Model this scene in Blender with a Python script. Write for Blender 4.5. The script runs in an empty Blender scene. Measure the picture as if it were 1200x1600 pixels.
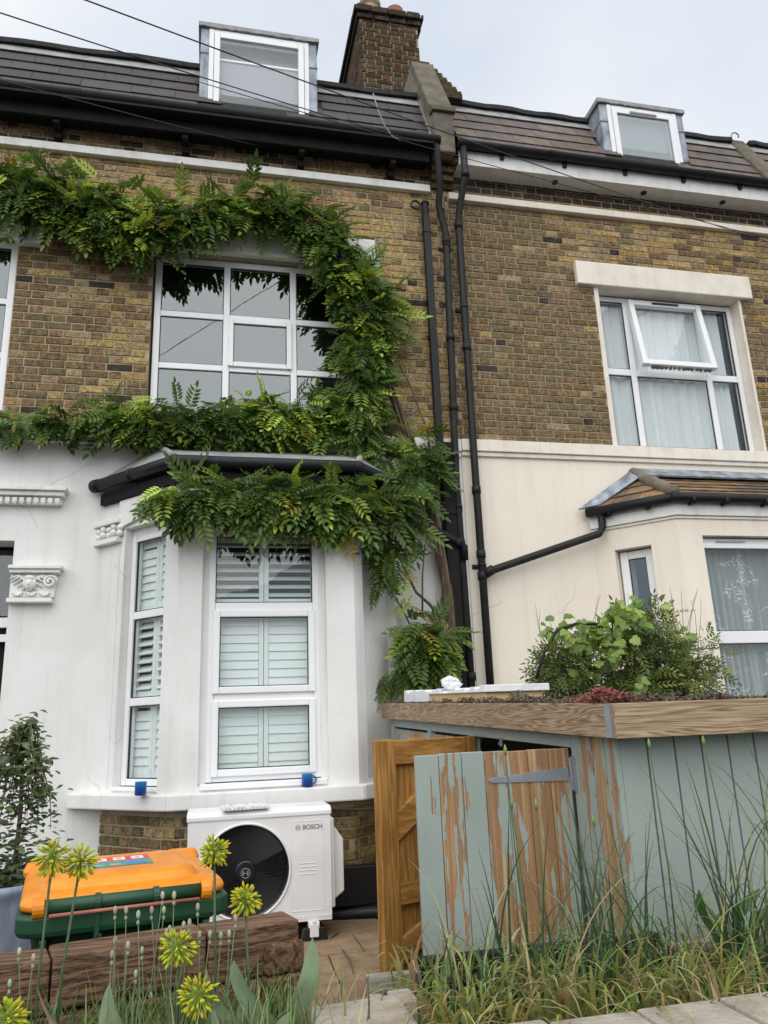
import bpy, math, random
import numpy as np
from mathutils import Matrix, Vector
random.seed(7); rng = np.random.default_rng(11)
R = math.radians
SC = bpy.context.scene
COL = SC.collection

# ------------------------------------------------------------------ camera, sky, sun, exposure
CAM = np.array([0.0, -6.7, 1.52])
YAW, PITCH, ROLL, FPX = R(12.766), R(15.389), R(-2.2416), 1208.86
def cam_axes():
    cy, sy, cp, sp = math.cos(YAW), math.sin(YAW), math.cos(PITCH), math.sin(PITCH)
    f = np.array([sy*cp, cy*cp, sp]); r0 = np.array([cy, -sy, 0.0]); u0 = np.cross(r0, f)
    cr, sr = math.cos(ROLL), math.sin(ROLL)
    return cr*r0+sr*u0, -sr*r0+cr*u0, f
AXR, AXU, AXF = cam_axes()
camd = bpy.data.cameras.new('camera'); cam = bpy.data.objects.new('camera', camd); COL.objects.link(cam)
camd.sensor_fit = 'VERTICAL'; camd.sensor_height = 36.0; camd.lens = FPX/1600*36
camd.clip_start = 0.05; camd.clip_end = 2000
mw = Matrix.Identity(4)
for i in range(3):
    mw[i][0] = AXR[i]; mw[i][1] = AXU[i]; mw[i][2] = -AXF[i]; mw[i][3] = CAM[i]
cam.matrix_world = mw
SC.camera = cam
SC.view_settings.view_transform = 'Standard'; SC.view_settings.look = 'None'
SC.view_settings.gamma = 1.0; SC.view_settings.use_curve_mapping = False
SC.view_settings.exposure = 0.84

SUN_EL, SUN_AZ = R(52), R(205)      # azimuth measured clockwise from +Y: the sun stands behind the camera, a little left
world = bpy.data.worlds.new('World'); SC.world = world; world.use_nodes = True
nt = world.node_tree; nt.nodes.clear()
def N(t, kind, **kw):
    n = t.nodes.new(kind)
    for k, v in kw.items(): setattr(n, k, v)
    return n
sky = N(nt, 'ShaderNodeTexSky', sky_type='NISHITA', sun_disc=False, sun_elevation=SUN_EL, sun_rotation=SUN_AZ, dust_density=2.5, ozone_density=1.5)
tc = N(nt, 'ShaderNodeTexCoord')
mp = N(nt, 'ShaderNodeMapping'); mp.inputs['Scale'].default_value = (1, 1, 1.8)
no = N(nt, 'ShaderNodeTexNoise'); no.inputs['Scale'].default_value = 1.6; no.inputs['Detail'].default_value = 5; no.inputs['Roughness'].default_value = .48
rp = N(nt, 'ShaderNodeValToRGB')
rp.color_ramp.elements[0].position = .38; rp.color_ramp.elements[0].color = (4.5, 5.05, 5.75, 1)
rp.color_ramp.elements[1].position = .66; rp.color_ramp.elements[1].color = (6.5, 6.6, 6.75, 1)
mx = N(nt, 'ShaderNodeMixRGB'); mx.inputs['Fac'].default_value = .88
bg = N(nt, 'ShaderNodeBackground'); bg.inputs['Strength'].default_value = .088
ow = N(nt, 'ShaderNodeOutputWorld')
L = nt.links.new
L(tc.outputs['Generated'], mp.inputs['Vector']); L(mp.outputs['Vector'], no.inputs['Vector']); L(no.outputs['Fac'], rp.inputs['Fac'])
L(sky.outputs['Color'], mx.inputs['Color1']); L(rp.outputs['Color'], mx.inputs['Color2']); L(mx.outputs['Color'], bg.inputs['Color']); L(bg.outputs['Background'], ow.inputs['Surface'])
sd = bpy.data.lights.new('sun', 'SUN'); sd.energy = 1.5; sd.angle = R(95); sd.color = (1.0, .965, .91)
sun = bpy.data.objects.new('sun', sd); COL.objects.link(sun); sun.location = (-4, -14, 16)
sdir = Vector((math.sin(SUN_AZ)*math.cos(SUN_EL), math.cos(SUN_AZ)*math.cos(SUN_EL), math.sin(SUN_EL)))
sun.rotation_euler = sdir.to_track_quat('Z', 'Y').to_euler()

# ------------------------------------------------------------------ helpers
def ray(px, py):
    return AXR*((px-600)/FPX) + AXU*(-(py-800)/FPX) + AXF
def onY(px, py, Y=0.0):
    d = ray(px, py); return CAM + d*((Y-CAM[1])/d[1])
def onZ(px, py, Z):
    d = ray(px, py); return CAM + d*((Z-CAM[2])/d[2])
def proj(p):
    q = np.asarray(p, float)-CAM; z = q@AXF
    return 600+FPX*(q@AXR)/z, 800-FPX*(q@AXU)/z

def setp(o, label=None, cat=None, group=None, kind=None):
    if label: o['label'] = label
    if cat: o['category'] = cat
    if group: o['group'] = group
    if kind: o['kind'] = kind
    return o
def par(o, p):
    if p is not None:
        o.parent = p; o.matrix_parent_inverse = Matrix.Translation(p.location).inverted() if p.type == 'EMPTY' else Matrix.Identity(4)
    return o
def thing(name, loc, label, cat, group=None):
    o = bpy.data.objects.new(name, None); COL.objects.link(o); o.location = loc; o.empty_display_size = .1
    return setp(o, label, cat, group)

class MB:
    def __init__(s, M=None): s.v = []; s.f = []; s.c = []; s.M = M; s.hasc = False
    def add(s, vs, fs, col=None):
        b = len(s.v)
        if s.M is not None: vs = [tuple(s.M @ Vector(p)) for p in vs]
        s.v.extend([tuple(p) for p in vs]); s.f.extend([tuple(i+b for i in f) for f in fs])
        if col is not None: s.hasc = True
        s.c.extend([col if col is not None else (1, 1, 1)]*len(vs)); return s
    def box(s, x0, x1, y0, y1, z0, z1, col=None):
        v = [(x0,y0,z0),(x1,y0,z0),(x1,y1,z0),(x0,y1,z0),(x0,y0,z1),(x1,y0,z1),(x1,y1,z1),(x0,y1,z1)]
        return s.add(v, [(0,3,2,1),(4,5,6,7),(0,1,5,4),(1,2,6,5),(2,3,7,6),(3,0,4,7)], col)
    def hexa(s, v, col=None):
        return s.add(v, [(0,3,2,1),(4,5,6,7),(0,1,5,4),(1,2,6,5),(2,3,7,6),(3,0,4,7)], col)
    def prism(s, poly, vec, col=None):
        n = len(poly); vec = np.array(vec); a = [tuple(p) for p in poly]; b = [tuple(np.array(p)+vec) for p in poly]
        fs = [tuple(range(n-1, -1, -1)), tuple(range(n, 2*n))]+[(i, (i+1) % n, n+(i+1) % n, n+i) for i in range(n)]
        return s.add(a+b, fs, col)
    def tube(s, path, r, n=8, cap=True, col=None):
        P = [np.array(p, float) for p in path]; m = len(P)
        rs = r if hasattr(r, '__len__') else [r]*m
        vs = []; fs = []; up = None
        for i in range(m):
            t = P[min(i+1, m-1)]-P[max(i-1, 0)]; t = t/(np.linalg.norm(t)+1e-9)
            if up is None:
                up = np.array([0, 0, 1.]) if abs(t[2]) < .9 else np.array([1., 0, 0])
            a = np.cross(t, up); a /= np.linalg.norm(a)+1e-9; b = np.cross(a, t); up = b
            for k in range(n):
                th = 2*math.pi*k/n; vs.append(P[i]+(a*math.cos(th)+b*math.sin(th))*rs[i])
        for i in range(m-1):
            for k in range(n): fs.append((i*n+k, i*n+(k+1) % n, (i+1)*n+(k+1) % n, (i+1)*n+k))
        if cap: fs.append(tuple(range(n-1, -1, -1))); fs.append(tuple(range((m-1)*n, m*n)))
        return s.add(vs, fs, col)
    def lathe(s, prof, c=(0, 0, 0), n=20, col=None):
        vs = []; fs = []; m = len(prof)
        for r, z in prof:
            for k in range(n):
                th = 2*math.pi*k/n; vs.append((c[0]+r*math.cos(th), c[1]+r*math.sin(th), c[2]+z))
        for i in range(m-1):
            for k in range(n): fs.append((i*n+k, i*n+(k+1) % n, (i+1)*n+(k+1) % n, (i+1)*n+k))
        fs.append(tuple(range(n-1, -1, -1))); fs.append(tuple(range((m-1)*n, m*n)))
        return s.add(vs, fs, col)
    def ball(s, c, r, nu=10, nv=7, col=None):
        rr = r if hasattr(r, '__len__') else (r, r, r)
        vs = []; fs = []
        for i in range(nv+1):
            ph = math.pi*i/nv
            for k in range(nu):
                th = 2*math.pi*k/nu
                vs.append((c[0]+rr[0]*math.sin(ph)*math.cos(th), c[1]+rr[1]*math.sin(ph)*math.sin(th), c[2]+rr[2]*math.cos(ph)))
        for i in range(nv):
            for k in range(nu): fs.append((i*nu+k, (i+1)*nu+k, (i+1)*nu+(k+1) % nu, i*nu+(k+1) % nu))
        return s.add(vs, fs, col)
    def build(s, name, m, parent=None, smooth=False, bevel=0, kind=None, seg=2):
        me = bpy.data.meshes.new(name); me.from_pydata(s.v, [], s.f); me.update()
        if s.hasc:
            at = me.color_attributes.new('col', 'FLOAT_COLOR', 'POINT')
            at.data.foreach_set('color', np.hstack([np.array(s.c, float), np.ones((len(s.c), 1))]).ravel())
        me.materials.append(m)
        if smooth: me.polygons.foreach_set('use_smooth', [True]*len(me.polygons))
        o = bpy.data.objects.new(name, me); COL.objects.link(o); par(o, parent)
        if bevel:
            b = o.modifiers.new('bevel', 'BEVEL'); b.width = bevel; b.segments = seg; b.limit_method = 'ANGLE'; b.angle_limit = R(40)
        if kind: o['kind'] = kind
        return o

def build_np(name, V, F, C, m, parent=None, kind=None, smooth=False):
    V = np.asarray(V, np.float32).reshape(-1, 3); F = np.asarray(F, np.int32); k = F.shape[1]
    me = bpy.data.meshes.new(name)
    me.vertices.add(len(V)); me.vertices.foreach_set('co', V.ravel())
    me.loops.add(F.size); me.loops.foreach_set('vertex_index', F.ravel())
    me.polygons.add(len(F)); me.polygons.foreach_set('loop_start', np.arange(0, F.size, k, dtype=np.int32))
    me.update(calc_edges=True); me.validate()
    if C is not None:
        at = me.color_attributes.new('col', 'FLOAT_COLOR', 'POINT')
        at.data.foreach_set('color', np.hstack([C, np.ones((len(C), 1))]).astype(np.float32).ravel())
    if smooth: me.polygons.foreach_set('use_smooth', np.ones(len(me.polygons), bool))
    me.materials.append(m)
    o = bpy.data.objects.new(name, me); COL.objects.link(o); par(o, parent)
    if kind: o['kind'] = kind
    return o

# ------------------------------------------------------------------ materials
MATS = {}
def mk(name, c1, c2=None, ns=6.0, rough=.75, bump=0.0, bs=60.0, attr=False, metal=0.0, spec=.4, st=(1, 1, 1), detail=5.0, lo=.35, hi=.65, var=.25, transl=0.0, rv=0.0):
    m = bpy.data.materials.new(name); m.use_nodes = True; t = m.node_tree; p = t.nodes['Principled BSDF']; l = t.links.new
    p.inputs['Roughness'].default_value = rough; p.inputs['Metallic'].default_value = metal; p.inputs['Specular IOR Level'].default_value = spec
    co = N(t, 'ShaderNodeTexCoord'); mp = N(t, 'ShaderNodeMapping'); mp.inputs['Scale'].default_value = st
    l(co.outputs['Object'], mp.inputs['Vector'])
    n1 = N(t, 'ShaderNodeTexNoise'); n1.inputs['Scale'].default_value = ns; n1.inputs['Detail'].default_value = detail; n1.inputs['Roughness'].default_value = .6
    l(mp.outputs['Vector'], n1.inputs['Vector'])
    r = N(t, 'ShaderNodeValToRGB'); r.color_ramp.elements[0].position = lo; r.color_ramp.elements[1].position = hi
    l(n1.outputs['Fac'], r.inputs['Fac'])
    if attr:
        a = N(t, 'ShaderNodeAttribute', attribute_name='col')
        r.color_ramp.elements[0].color = (1-var, 1-var, 1-var, 1); r.color_ramp.elements[1].color = (1+var*.8, 1+var*.8, 1+var*.8, 1)
        x = N(t, 'ShaderNodeMixRGB', blend_type='MULTIPLY'); x.inputs['Fac'].default_value = 1
        l(a.outputs['Color'], x.inputs['Color1']); l(r.outputs['Color'], x.inputs['Color2']); out = x.outputs['Color']
    else:
        c2 = c2 or tuple(v*.8 for v in c1)
        r.color_ramp.elements[0].color = (*c1, 1); r.color_ramp.elements[1].color = (*c2, 1); out = r.outputs['Color']
    l(out, p.inputs['Base Color'])
    if rv:
        rr = N(t, 'ShaderNodeMapRange'); rr.inputs['To Min'].default_value = max(rough-rv, .02); rr.inputs['To Max'].default_value = min(rough+rv, 1)
        l(n1.outputs['Fac'], rr.inputs['Value']); l(rr.outputs['Result'], p.inputs['Roughness'])
    if bump:
        n2 = N(t, 'ShaderNodeTexNoise'); n2.inputs['Scale'].default_value = bs; n2.inputs['Detail'].default_value = 4
        l(mp.outputs['Vector'], n2.inputs['Vector'])
        b = N(t, 'ShaderNodeBump'); b.inputs['Strength'].default_value = bump; b.inputs['Distance'].default_value = .01
        l(n2.outputs['Fac'], b.inputs['Height']); l(b.outputs['Normal'], p.inputs['Normal'])
    if transl:
        tr = N(t, 'ShaderNodeBsdfTranslucent'); ms = N(t, 'ShaderNodeMixShader'); ms.inputs['Fac'].default_value = transl
        hs = N(t, 'ShaderNodeHueSaturation'); hs.inputs['Value'].default_value = 1.5; hs.inputs['Saturation'].default_value = 1.1
        l(out, hs.inputs['Color']); l(hs.outputs['Color'], tr.inputs['Color'])
        l(p.outputs['BSDF'], ms.inputs[1]); l(tr.outputs['BSDF'], ms.inputs[2]); l(ms.outputs['Shader'], t.nodes['Material Output'].inputs['Surface'])
    MATS[name] = m; return m

def glass_mat(name, refl, tint):
    m = bpy.data.materials.new(name); m.use_nodes = True; t = m.node_tree; t.nodes.clear(); l = t.links.new
    o = N(t, 'ShaderNodeOutputMaterial'); tr = N(t, 'ShaderNodeBsdfTransparent'); tr.inputs['Color'].default_value = (*tint, 1)
    gl = N(t, 'ShaderNodeBsdfGlossy'); gl.inputs['Roughness'].default_value = .012; gl.inputs['Color'].default_value = (.95, .98, 1, 1)
    no = N(t, 'ShaderNodeTexNoise'); no.inputs['Scale'].default_value = 2.2; co = N(t, 'ShaderNodeTexCoord'); l(co.outputs['Object'], no.inputs['Vector'])
    b = N(t, 'ShaderNodeBump'); b.inputs['Strength'].default_value = .05; b.inputs['Distance'].default_value = .03; l(no.outputs['Fac'], b.inputs['Height']); l(b.outputs['Normal'], gl.inputs['Normal'])
    fr = N(t, 'ShaderNodeLayerWeight'); fr.inputs['Blend'].default_value = .5; pw = N(t, 'ShaderNodeMath', operation='POWER'); pw.inputs[1].default_value = 5; l(fr.outputs['Facing'], pw.inputs[0])
    mr = N(t, 'ShaderNodeMapRange'); mr.inputs['To Min'].default_value = refl; mr.inputs['To Max'].default_value = .9
    ms = N(t, 'ShaderNodeMixShader'); l(pw.outputs['Value'], mr.inputs['Value']); l(mr.outputs['Result'], ms.inputs['Fac'])
    l(tr.outputs['BSDF'], ms.inputs[1]); l(gl.outputs['BSDF'], ms.inputs[2]); l(ms.outputs['Shader'], o.inputs['Surface'])
    MATS[name] = m; return m

def paint_peel(name):
    # old sage paint worn back to bare wood; vertex colour r = how much is bare
    m = bpy.data.materials.new(name); m.use_nodes = True; t = m.node_tree; p = t.nodes['Principled BSDF']; l = t.links.new
    p.inputs['Roughness'].default_value = .72; p.inputs['Specular IOR Level'].default_value = .3
    co = N(t, 'ShaderNodeTexCoord'); m1 = N(t, 'ShaderNodeMapping'); m1.inputs['Scale'].default_value = (8, 8, 1.9); l(co.outputs['Object'], m1.inputs['Vector'])
    n1 = N(t, 'ShaderNodeTexNoise'); n1.inputs['Scale'].default_value = 1.6; n1.inputs['Detail'].default_value = 9; n1.inputs['Roughness'].default_value = .62; n1.inputs['Distortion'].default_value = .8; l(m1.outputs['Vector'], n1.inputs['Vector'])
    a = N(t, 'ShaderNodeAttribute', attribute_name='col'); s = N(t, 'ShaderNodeSeparateColor'); l(a.outputs['Color'], s.inputs['Color'])
    m5 = N(t, 'ShaderNodeMapping'); m5.inputs['Scale'].default_value = (42, 42, .9); l(co.outputs['Object'], m5.inputs['Vector'])
    n5 = N(t, 'ShaderNodeTexNoise'); n5.inputs['Scale'].default_value = 1.0; n5.inputs['Detail'].default_value = 4; l(m5.outputs['Vector'], n5.inputs['Vector'])
    k5 = N(t, 'ShaderNodeMath', operation='MULTIPLY_ADD'); k5.inputs[1].default_value = .75; k5.inputs[2].default_value = -.375; l(n5.outputs['Fac'], k5.inputs[0])
    a5 = N(t, 'ShaderNodeMath', operation='ADD'); l(n1.outputs['Fac'], a5.inputs[0]); l(k5.outputs['Value'], a5.inputs[1])
    ad = N(t, 'ShaderNodeMath', operation='ADD'); l(a5.outputs['Value'], ad.inputs[0]); l(s.outputs['Red'], ad.inputs[1])
    rp = N(t, 'ShaderNodeValToRGB'); rp.color_ramp.elements[0].position = .99; rp.color_ramp.elements[1].position = 1.0; l(ad.outputs['Value'], rp.inputs['Fac'])
    m2 = N(t, 'ShaderNodeMapping'); m2.inputs['Scale'].default_value = (40, 40, 1.2); l(co.outputs['Object'], m2.inputs['Vector'])
    n2 = N(t, 'ShaderNodeTexNoise'); n2.inputs['Scale'].default_value = 1.4; n2.inputs['Detail'].default_value = 5; l(m2.outputs['Vector'], n2.inputs['Vector'])
    wr = N(t, 'ShaderNodeValToRGB'); wr.color_ramp.elements[0].position = .3; wr.color_ramp.elements[1].position = .7
    wr.color_ramp.elements[0].color = (.25, .155, .085, 1); wr.color_ramp.elements[1].color = (.50, .37, .21, 1); l(n2.outputs['Fac'], wr.inputs['Fac'])
    e = wr.color_ramp.elements.new(.52); e.color = (.33, .185, .09, 1)
    n3 = N(t, 'ShaderNodeTexNoise'); n3.inputs['Scale'].default_value = 3.0; n3.inputs['Detail'].default_value = 6; l(co.outputs['Object'], n3.inputs['Vector'])
    pr = N(t, 'ShaderNodeValToRGB'); pr.color_ramp.elements[0].position = .35; pr.color_ramp.elements[1].position = .7
    pr.color_ramp.elements[0].color = (.285, .335, .310, 1); pr.color_ramp.elements[1].color = (.335, .385, .355, 1); l(n3.outputs['Fac'], pr.inputs['Fac'])
    x = N(t, 'ShaderNodeMixRGB'); l(rp.outputs['Color'], x.inputs['Fac']); l(pr.outputs['Color'], x.inputs['Color1']); l(wr.outputs['Color'], x.inputs['Color2']); l(x.outputs['Color'], p.inputs['Base Color'])
    b = N(t, 'ShaderNodeBump', invert=True); b.inputs['Strength'].default_value = .6; b.inputs['Distance'].default_value = .002; l(rp.outputs['Color'], b.inputs['Height'])
    b2 = N(t, 'ShaderNodeBump'); b2.inputs['Strength'].default_value = .25; b2.inputs['Distance'].default_value = .002; l(n2.outputs['Fac'], b2.inputs['Height']); l(b.outputs['Normal'], b2.inputs['Normal']); l(b2.outputs['Normal'], p.inputs['Normal'])
    MATS[name] = m; return m

def wood(name, c1, c2, st, sc=1.5, rough=.75, bump=.3, dist=1.2):
    m = bpy.data.materials.new(name); m.use_nodes = True; t = m.node_tree; p = t.nodes['Principled BSDF']; l = t.links.new
    p.inputs['Roughness'].default_value = rough; p.inputs['Specular IOR Level'].default_value = .3
    co = N(t, 'ShaderNodeTexCoord'); mp = N(t, 'ShaderNodeMapping'); mp.inputs['Scale'].default_value = st; l(co.outputs['Object'], mp.inputs['Vector'])
    n0 = N(t, 'ShaderNodeTexNoise'); n0.inputs['Scale'].default_value = sc; n0.inputs['Detail'].default_value = 2; l(mp.outputs['Vector'], n0.inputs['Vector'])
    # growth rings: contour lines of a smooth stretched field
    mu = N(t, 'ShaderNodeMath', operation='MULTIPLY'); mu.inputs[1].default_value = 60*dist; l(n0.outputs['Fac'], mu.inputs[0])
    si = N(t, 'ShaderNodeMath', operation='SINE'); l(mu.outputs['Value'], si.inputs[0])
    n1 = N(t, 'ShaderNodeTexNoise'); n1.inputs['Scale'].default_value = sc*9; n1.inputs['Detail'].default_value = 6; l(mp.outputs['Vector'], n1.inputs['Vector'])
    ma = N(t, 'ShaderNodeMath', operation='MULTIPLY_ADD'); ma.inputs[1].default_value = .15; l(si.outputs['Value'], ma.inputs[0]); l(n1.outputs['Fac'], ma.inputs[2])
    r = N(t, 'ShaderNodeValToRGB'); r.color_ramp.elements[0].position = .3; r.color_ramp.elements[1].position = .72
    r.color_ramp.elements[0].color = (*c1, 1); r.color_ramp.elements[1].color = (*c2, 1); l(ma.outputs['Value'], r.inputs['Fac']); l(r.outputs['Color'], p.inputs['Base Color'])
    b = N(t, 'ShaderNodeBump'); b.inputs['Strength'].default_value = bump; b.inputs['Distance'].default_value = .004; l(ma.outputs['Value'], b.inputs['Height']); l(b.outputs['Normal'], p.inputs['Normal'])
    MATS[name] = m; return m

mk('brick', (1, 1, 1), attr=True, ns=22, var=.48, rough=.92, bump=1.0, bs=75, spec=.12, lo=.3, hi=.7)
def speckle(m):
    # pits, soot specks and pale lime bloom on the brick faces
    t = m.node_tree; p = t.nodes['Principled BSDF']; src = p.inputs['Base Color'].links[0].from_socket; co = [n for n in t.nodes if n.type == 'TEX_COORD'][0]
    a = N(t, 'ShaderNodeTexNoise'); a.inputs['Scale'].default_value = 95; a.inputs['Detail'].default_value = 3; t.links.new(co.outputs['Object'], a.inputs['Vector'])
    r = N(t, 'ShaderNodeValToRGB'); r.color_ramp.elements[0].position = .36; r.color_ramp.elements[1].position = .5; r.color_ramp.elements[0].color = (.38, .36, .34, 1); r.color_ramp.elements[1].color = (1, 1, 1, 1); t.links.new(a.outputs['Fac'], r.inputs['Fac'])
    x = N(t, 'ShaderNodeMixRGB', blend_type='MULTIPLY'); x.inputs['Fac'].default_value = 1; t.links.new(src, x.inputs['Color1']); t.links.new(r.outputs['Color'], x.inputs['Color2'])
    b = N(t, 'ShaderNodeTexNoise'); b.inputs['Scale'].default_value = 2.6; b.inputs['Detail'].default_value = 7; b.inputs['Roughness'].default_value = .7; t.links.new(co.outputs['Object'], b.inputs['Vector'])
    s = N(t, 'ShaderNodeValToRGB'); s.color_ramp.elements[0].position = .56; s.color_ramp.elements[1].position = .78; s.color_ramp.elements[0].color = (0, 0, 0, 1); s.color_ramp.elements[1].color = (.45, .45, .45, 1); t.links.new(b.outputs['Fac'], s.inputs['Fac'])
    y = N(t, 'ShaderNodeMixRGB'); y.inputs['Color2'].default_value = (.36, .30, .21, 1); t.links.new(s.outputs['Color'], y.inputs['Fac']); t.links.new(x.outputs['Color'], y.inputs['Color1']); t.links.new(y.outputs['Color'], p.inputs['Base Color'])
speckle(MATS['brick'])
mk('mortar_left', (.44, .375, .27), (.33, .275, .19), ns=9, rough=.95, bump=.5, bs=120, spec=.1)
mk('mortar_right', (.40, .345, .25), (.30, .255, .18), ns=9, rough=.95, bump=.5, bs=120, spec=.1)
mk('white_render', (.80, .80, .785), (.71, .71, .69), ns=1.6, rough=.85, bump=.25, bs=35, spec=.25, detail=8)
mk('cream_render', (.83, .765, .665), (.79, .72, .615), ns=1.1, rough=.85, bump=.22, bs=30, spec=.25, detail=8)
mk('white_trim', (.80, .80, .78), (.66, .65, .61), ns=7, rough=.7, bump=.15, bs=50, lo=.45, hi=.8)
mk('cream_trim', (.80, .74, .65), (.68, .61, .51), ns=6, rough=.75, bump=.15, bs=50, lo=.45, hi=.8)
mk('upvc', (.84, .85, .86), (.80, .81, .82), ns=2, rough=.28, spec=.5)
mk('gasket', (.03, .03, .035), rough=.6)
mk('black_plastic', (.010, .0105, .013), (.016, .017, .019), ns=5, rough=.5, spec=.25, rv=.12)
mk('black_iron', (.011, .011, .013), (.022, .021, .021), ns=14, rough=.55, spec=.3, bump=.2, bs=60, rv=.15)
mk('old_pipe', (.030, .026, .025), (.016, .015, .015), ns=8, rough=.6, spec=.25, bump=.25, bs=50)
mk('black_paint', (.008, .008, .009), (.014, .0135, .013), ns=7, rough=.7, spec=.2, bump=.15)
mk('slate', (1, 1, 1), attr=True, ns=9, var=.3, rough=.65, bump=.35, bs=25, spec=.3, rv=.12)
mk('lead', (.38, .43, .49), (.15, .175, .205), ns=9, rough=.55, spec=.5, bump=.35, bs=9, st=(1, 1, .5), metal=.25)
mk('old_lead', (.20, .21, .215), (.34, .34, .33), ns=7, rough=.7, bump=.4, bs=14)
mk('cement', (.23, .20, .155), (.12, .105, .08), ns=5, rough=.95, bump=.6, bs=40, detail=8)
mk('dark_render', (.085, .075, .055), (.16, .14, .10), ns=6, rough=.95, bump=.6, bs=40, detail=8)
mk('terracotta', (.40, .15, .10), (.28, .10, .07), ns=8, rough=.85)
mk('pale_pot', (.45, .36, .24), (.25, .19, .12), ns=9, rough=.9, bump=.4)
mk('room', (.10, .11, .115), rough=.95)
mk('blind', (.34, .32, .37), (.33, .31, .36), ns=2, rough=.9)
mk('shutter', (.81, .82, .815), (.79, .80, .795), ns=3, rough=.5)
mk('felt', (.012, .012, .013), (.03, .03, .03), ns=14, rough=.9, bump=.5)
mk('paving', (1, 1, 1), attr=True, ns=9, var=.25, rough=.9, bump=.5, bs=60, detail=8)
mk('soil', (.035, .024, .015), (.075, .055, .035), ns=14, rough=1, bump=1, bs=60)
mk('asphalt', (.05, .05, .05), (.07, .068, .065), ns=40, rough=.9, bump=.4, bs=200)
mk('coping', (.40, .355, .30), (.29, .25, .205), ns=11, rough=.95, bump=.7, bs=70, detail=9)
mk('leaf', (1, 1, 1), attr=True, ns=30, var=.15, rough=.42, spec=.45, transl=.28)
mk('glaucous', (1, 1, 1), attr=True, ns=14, var=.18, rough=.55, spec=.35, transl=.2, st=(1, 1, .25))
mk('flower', (1, 1, 1), attr=True, ns=60, var=.15, rough=.6, transl=.2)
mk('sedum', (1, 1, 1), attr=True, ns=60, var=.3, rough=.8)
mk('bark', (.10, .065, .045), (.20, .145, .105), ns=9, rough=.95, bump=.9, bs=40, st=(4, 4, .7))
mk('pump_white', (.83, .84, .85), (.76, .76, .76), ns=5, rough=.32, spec=.5)
mk('fan_black', (.010, .011, .013), (.016, .017, .02), ns=4, rough=.3, spec=.5)
mk('logo_grey', (.30, .31, .32), rough=.5)
mk('ink', (.03, .03, .035), rough=.5)
mk('bin_green', (.012, .055, .025), (.018, .07, .033), ns=5, rough=.45, spec=.4, rv=.1)
mk('bin_orange', (.80, .285, .014), (.66, .215, .014), ns=11, rough=.42, spec=.4, bump=.06, bs=18, rv=.12)
mk('sticker', (1, 1, 1), attr=True, ns=80, var=.12, rough=.4)
mk('mug', (1, 1, 1), attr=True, ns=3, var=.05, rough=.1, spec=.6)
mk('planter_blue', (.19, .23, .30), (.29, .33, .40), ns=4, rough=.6, bump=.2, bs=20, st=(6, 6, .6))
mk('galv', (.27, .30, .36), (.34, .37, .43), ns=9, rough=.45, metal=.4)
mk('wire', (.03, .03, .032), rough=.6)
mk('cable_grey', (.30, .29, .28), rough=.6)
mk('wrap', (.78, .79, .80), (.68, .69, .71), ns=12, rough=.35, bump=.5, bs=25)
mk('foam', (.62, .44, .20), (.70, .53, .28), ns=10, rough=.8)
mk('hose_black', (.008, .008, .009), rough=.5)
mk('stamp', (.30, .30, .31), rough=.5)
paint_peel('peel')
wood('sleeper', (.05, .026, .015), (.23, .13, .075), (1.1, 14, 26), sc=1.3, dist=.5, bump=.8)
wood('sleeper_end', (.045, .022, .012), (.17, .095, .05), (9, 9, 9), sc=1.5, dist=.8, bump=.7)
wood('fascia_side', (.20, .125, .07), (.44, .33, .215), (16, .9, 16), sc=.9, dist=2.6, bump=.25)
wood('fascia_front', (.20, .125, .07), (.44, .33, .215), (.9, 16, 16), sc=.9, dist=2.6, bump=.25)
wood('new_wood', (.25, .115, .025), (.46, .245, .07), (14, 14, .9), sc=1.2, dist=.5, bump=.15, rough=.6)
wood('new_wood_cross', (.26, .12, .027), (.46, .245, .07), (1.2, 1.2, 10), sc=1.2, dist=.5, bump=.15, rough=.6)
wood('grey_wood', (.20, .18, .15), (.36, .33, .28), (1.5, 9, 9), sc=1.5, dist=.6)
glass_mat('glass_sky', .095, (.80, .86, .86))
glass_mat('glass_clear', .04, (.955, .985, .98))
glass_mat('glass_mid', .045, (.98, 1, 1))

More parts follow.
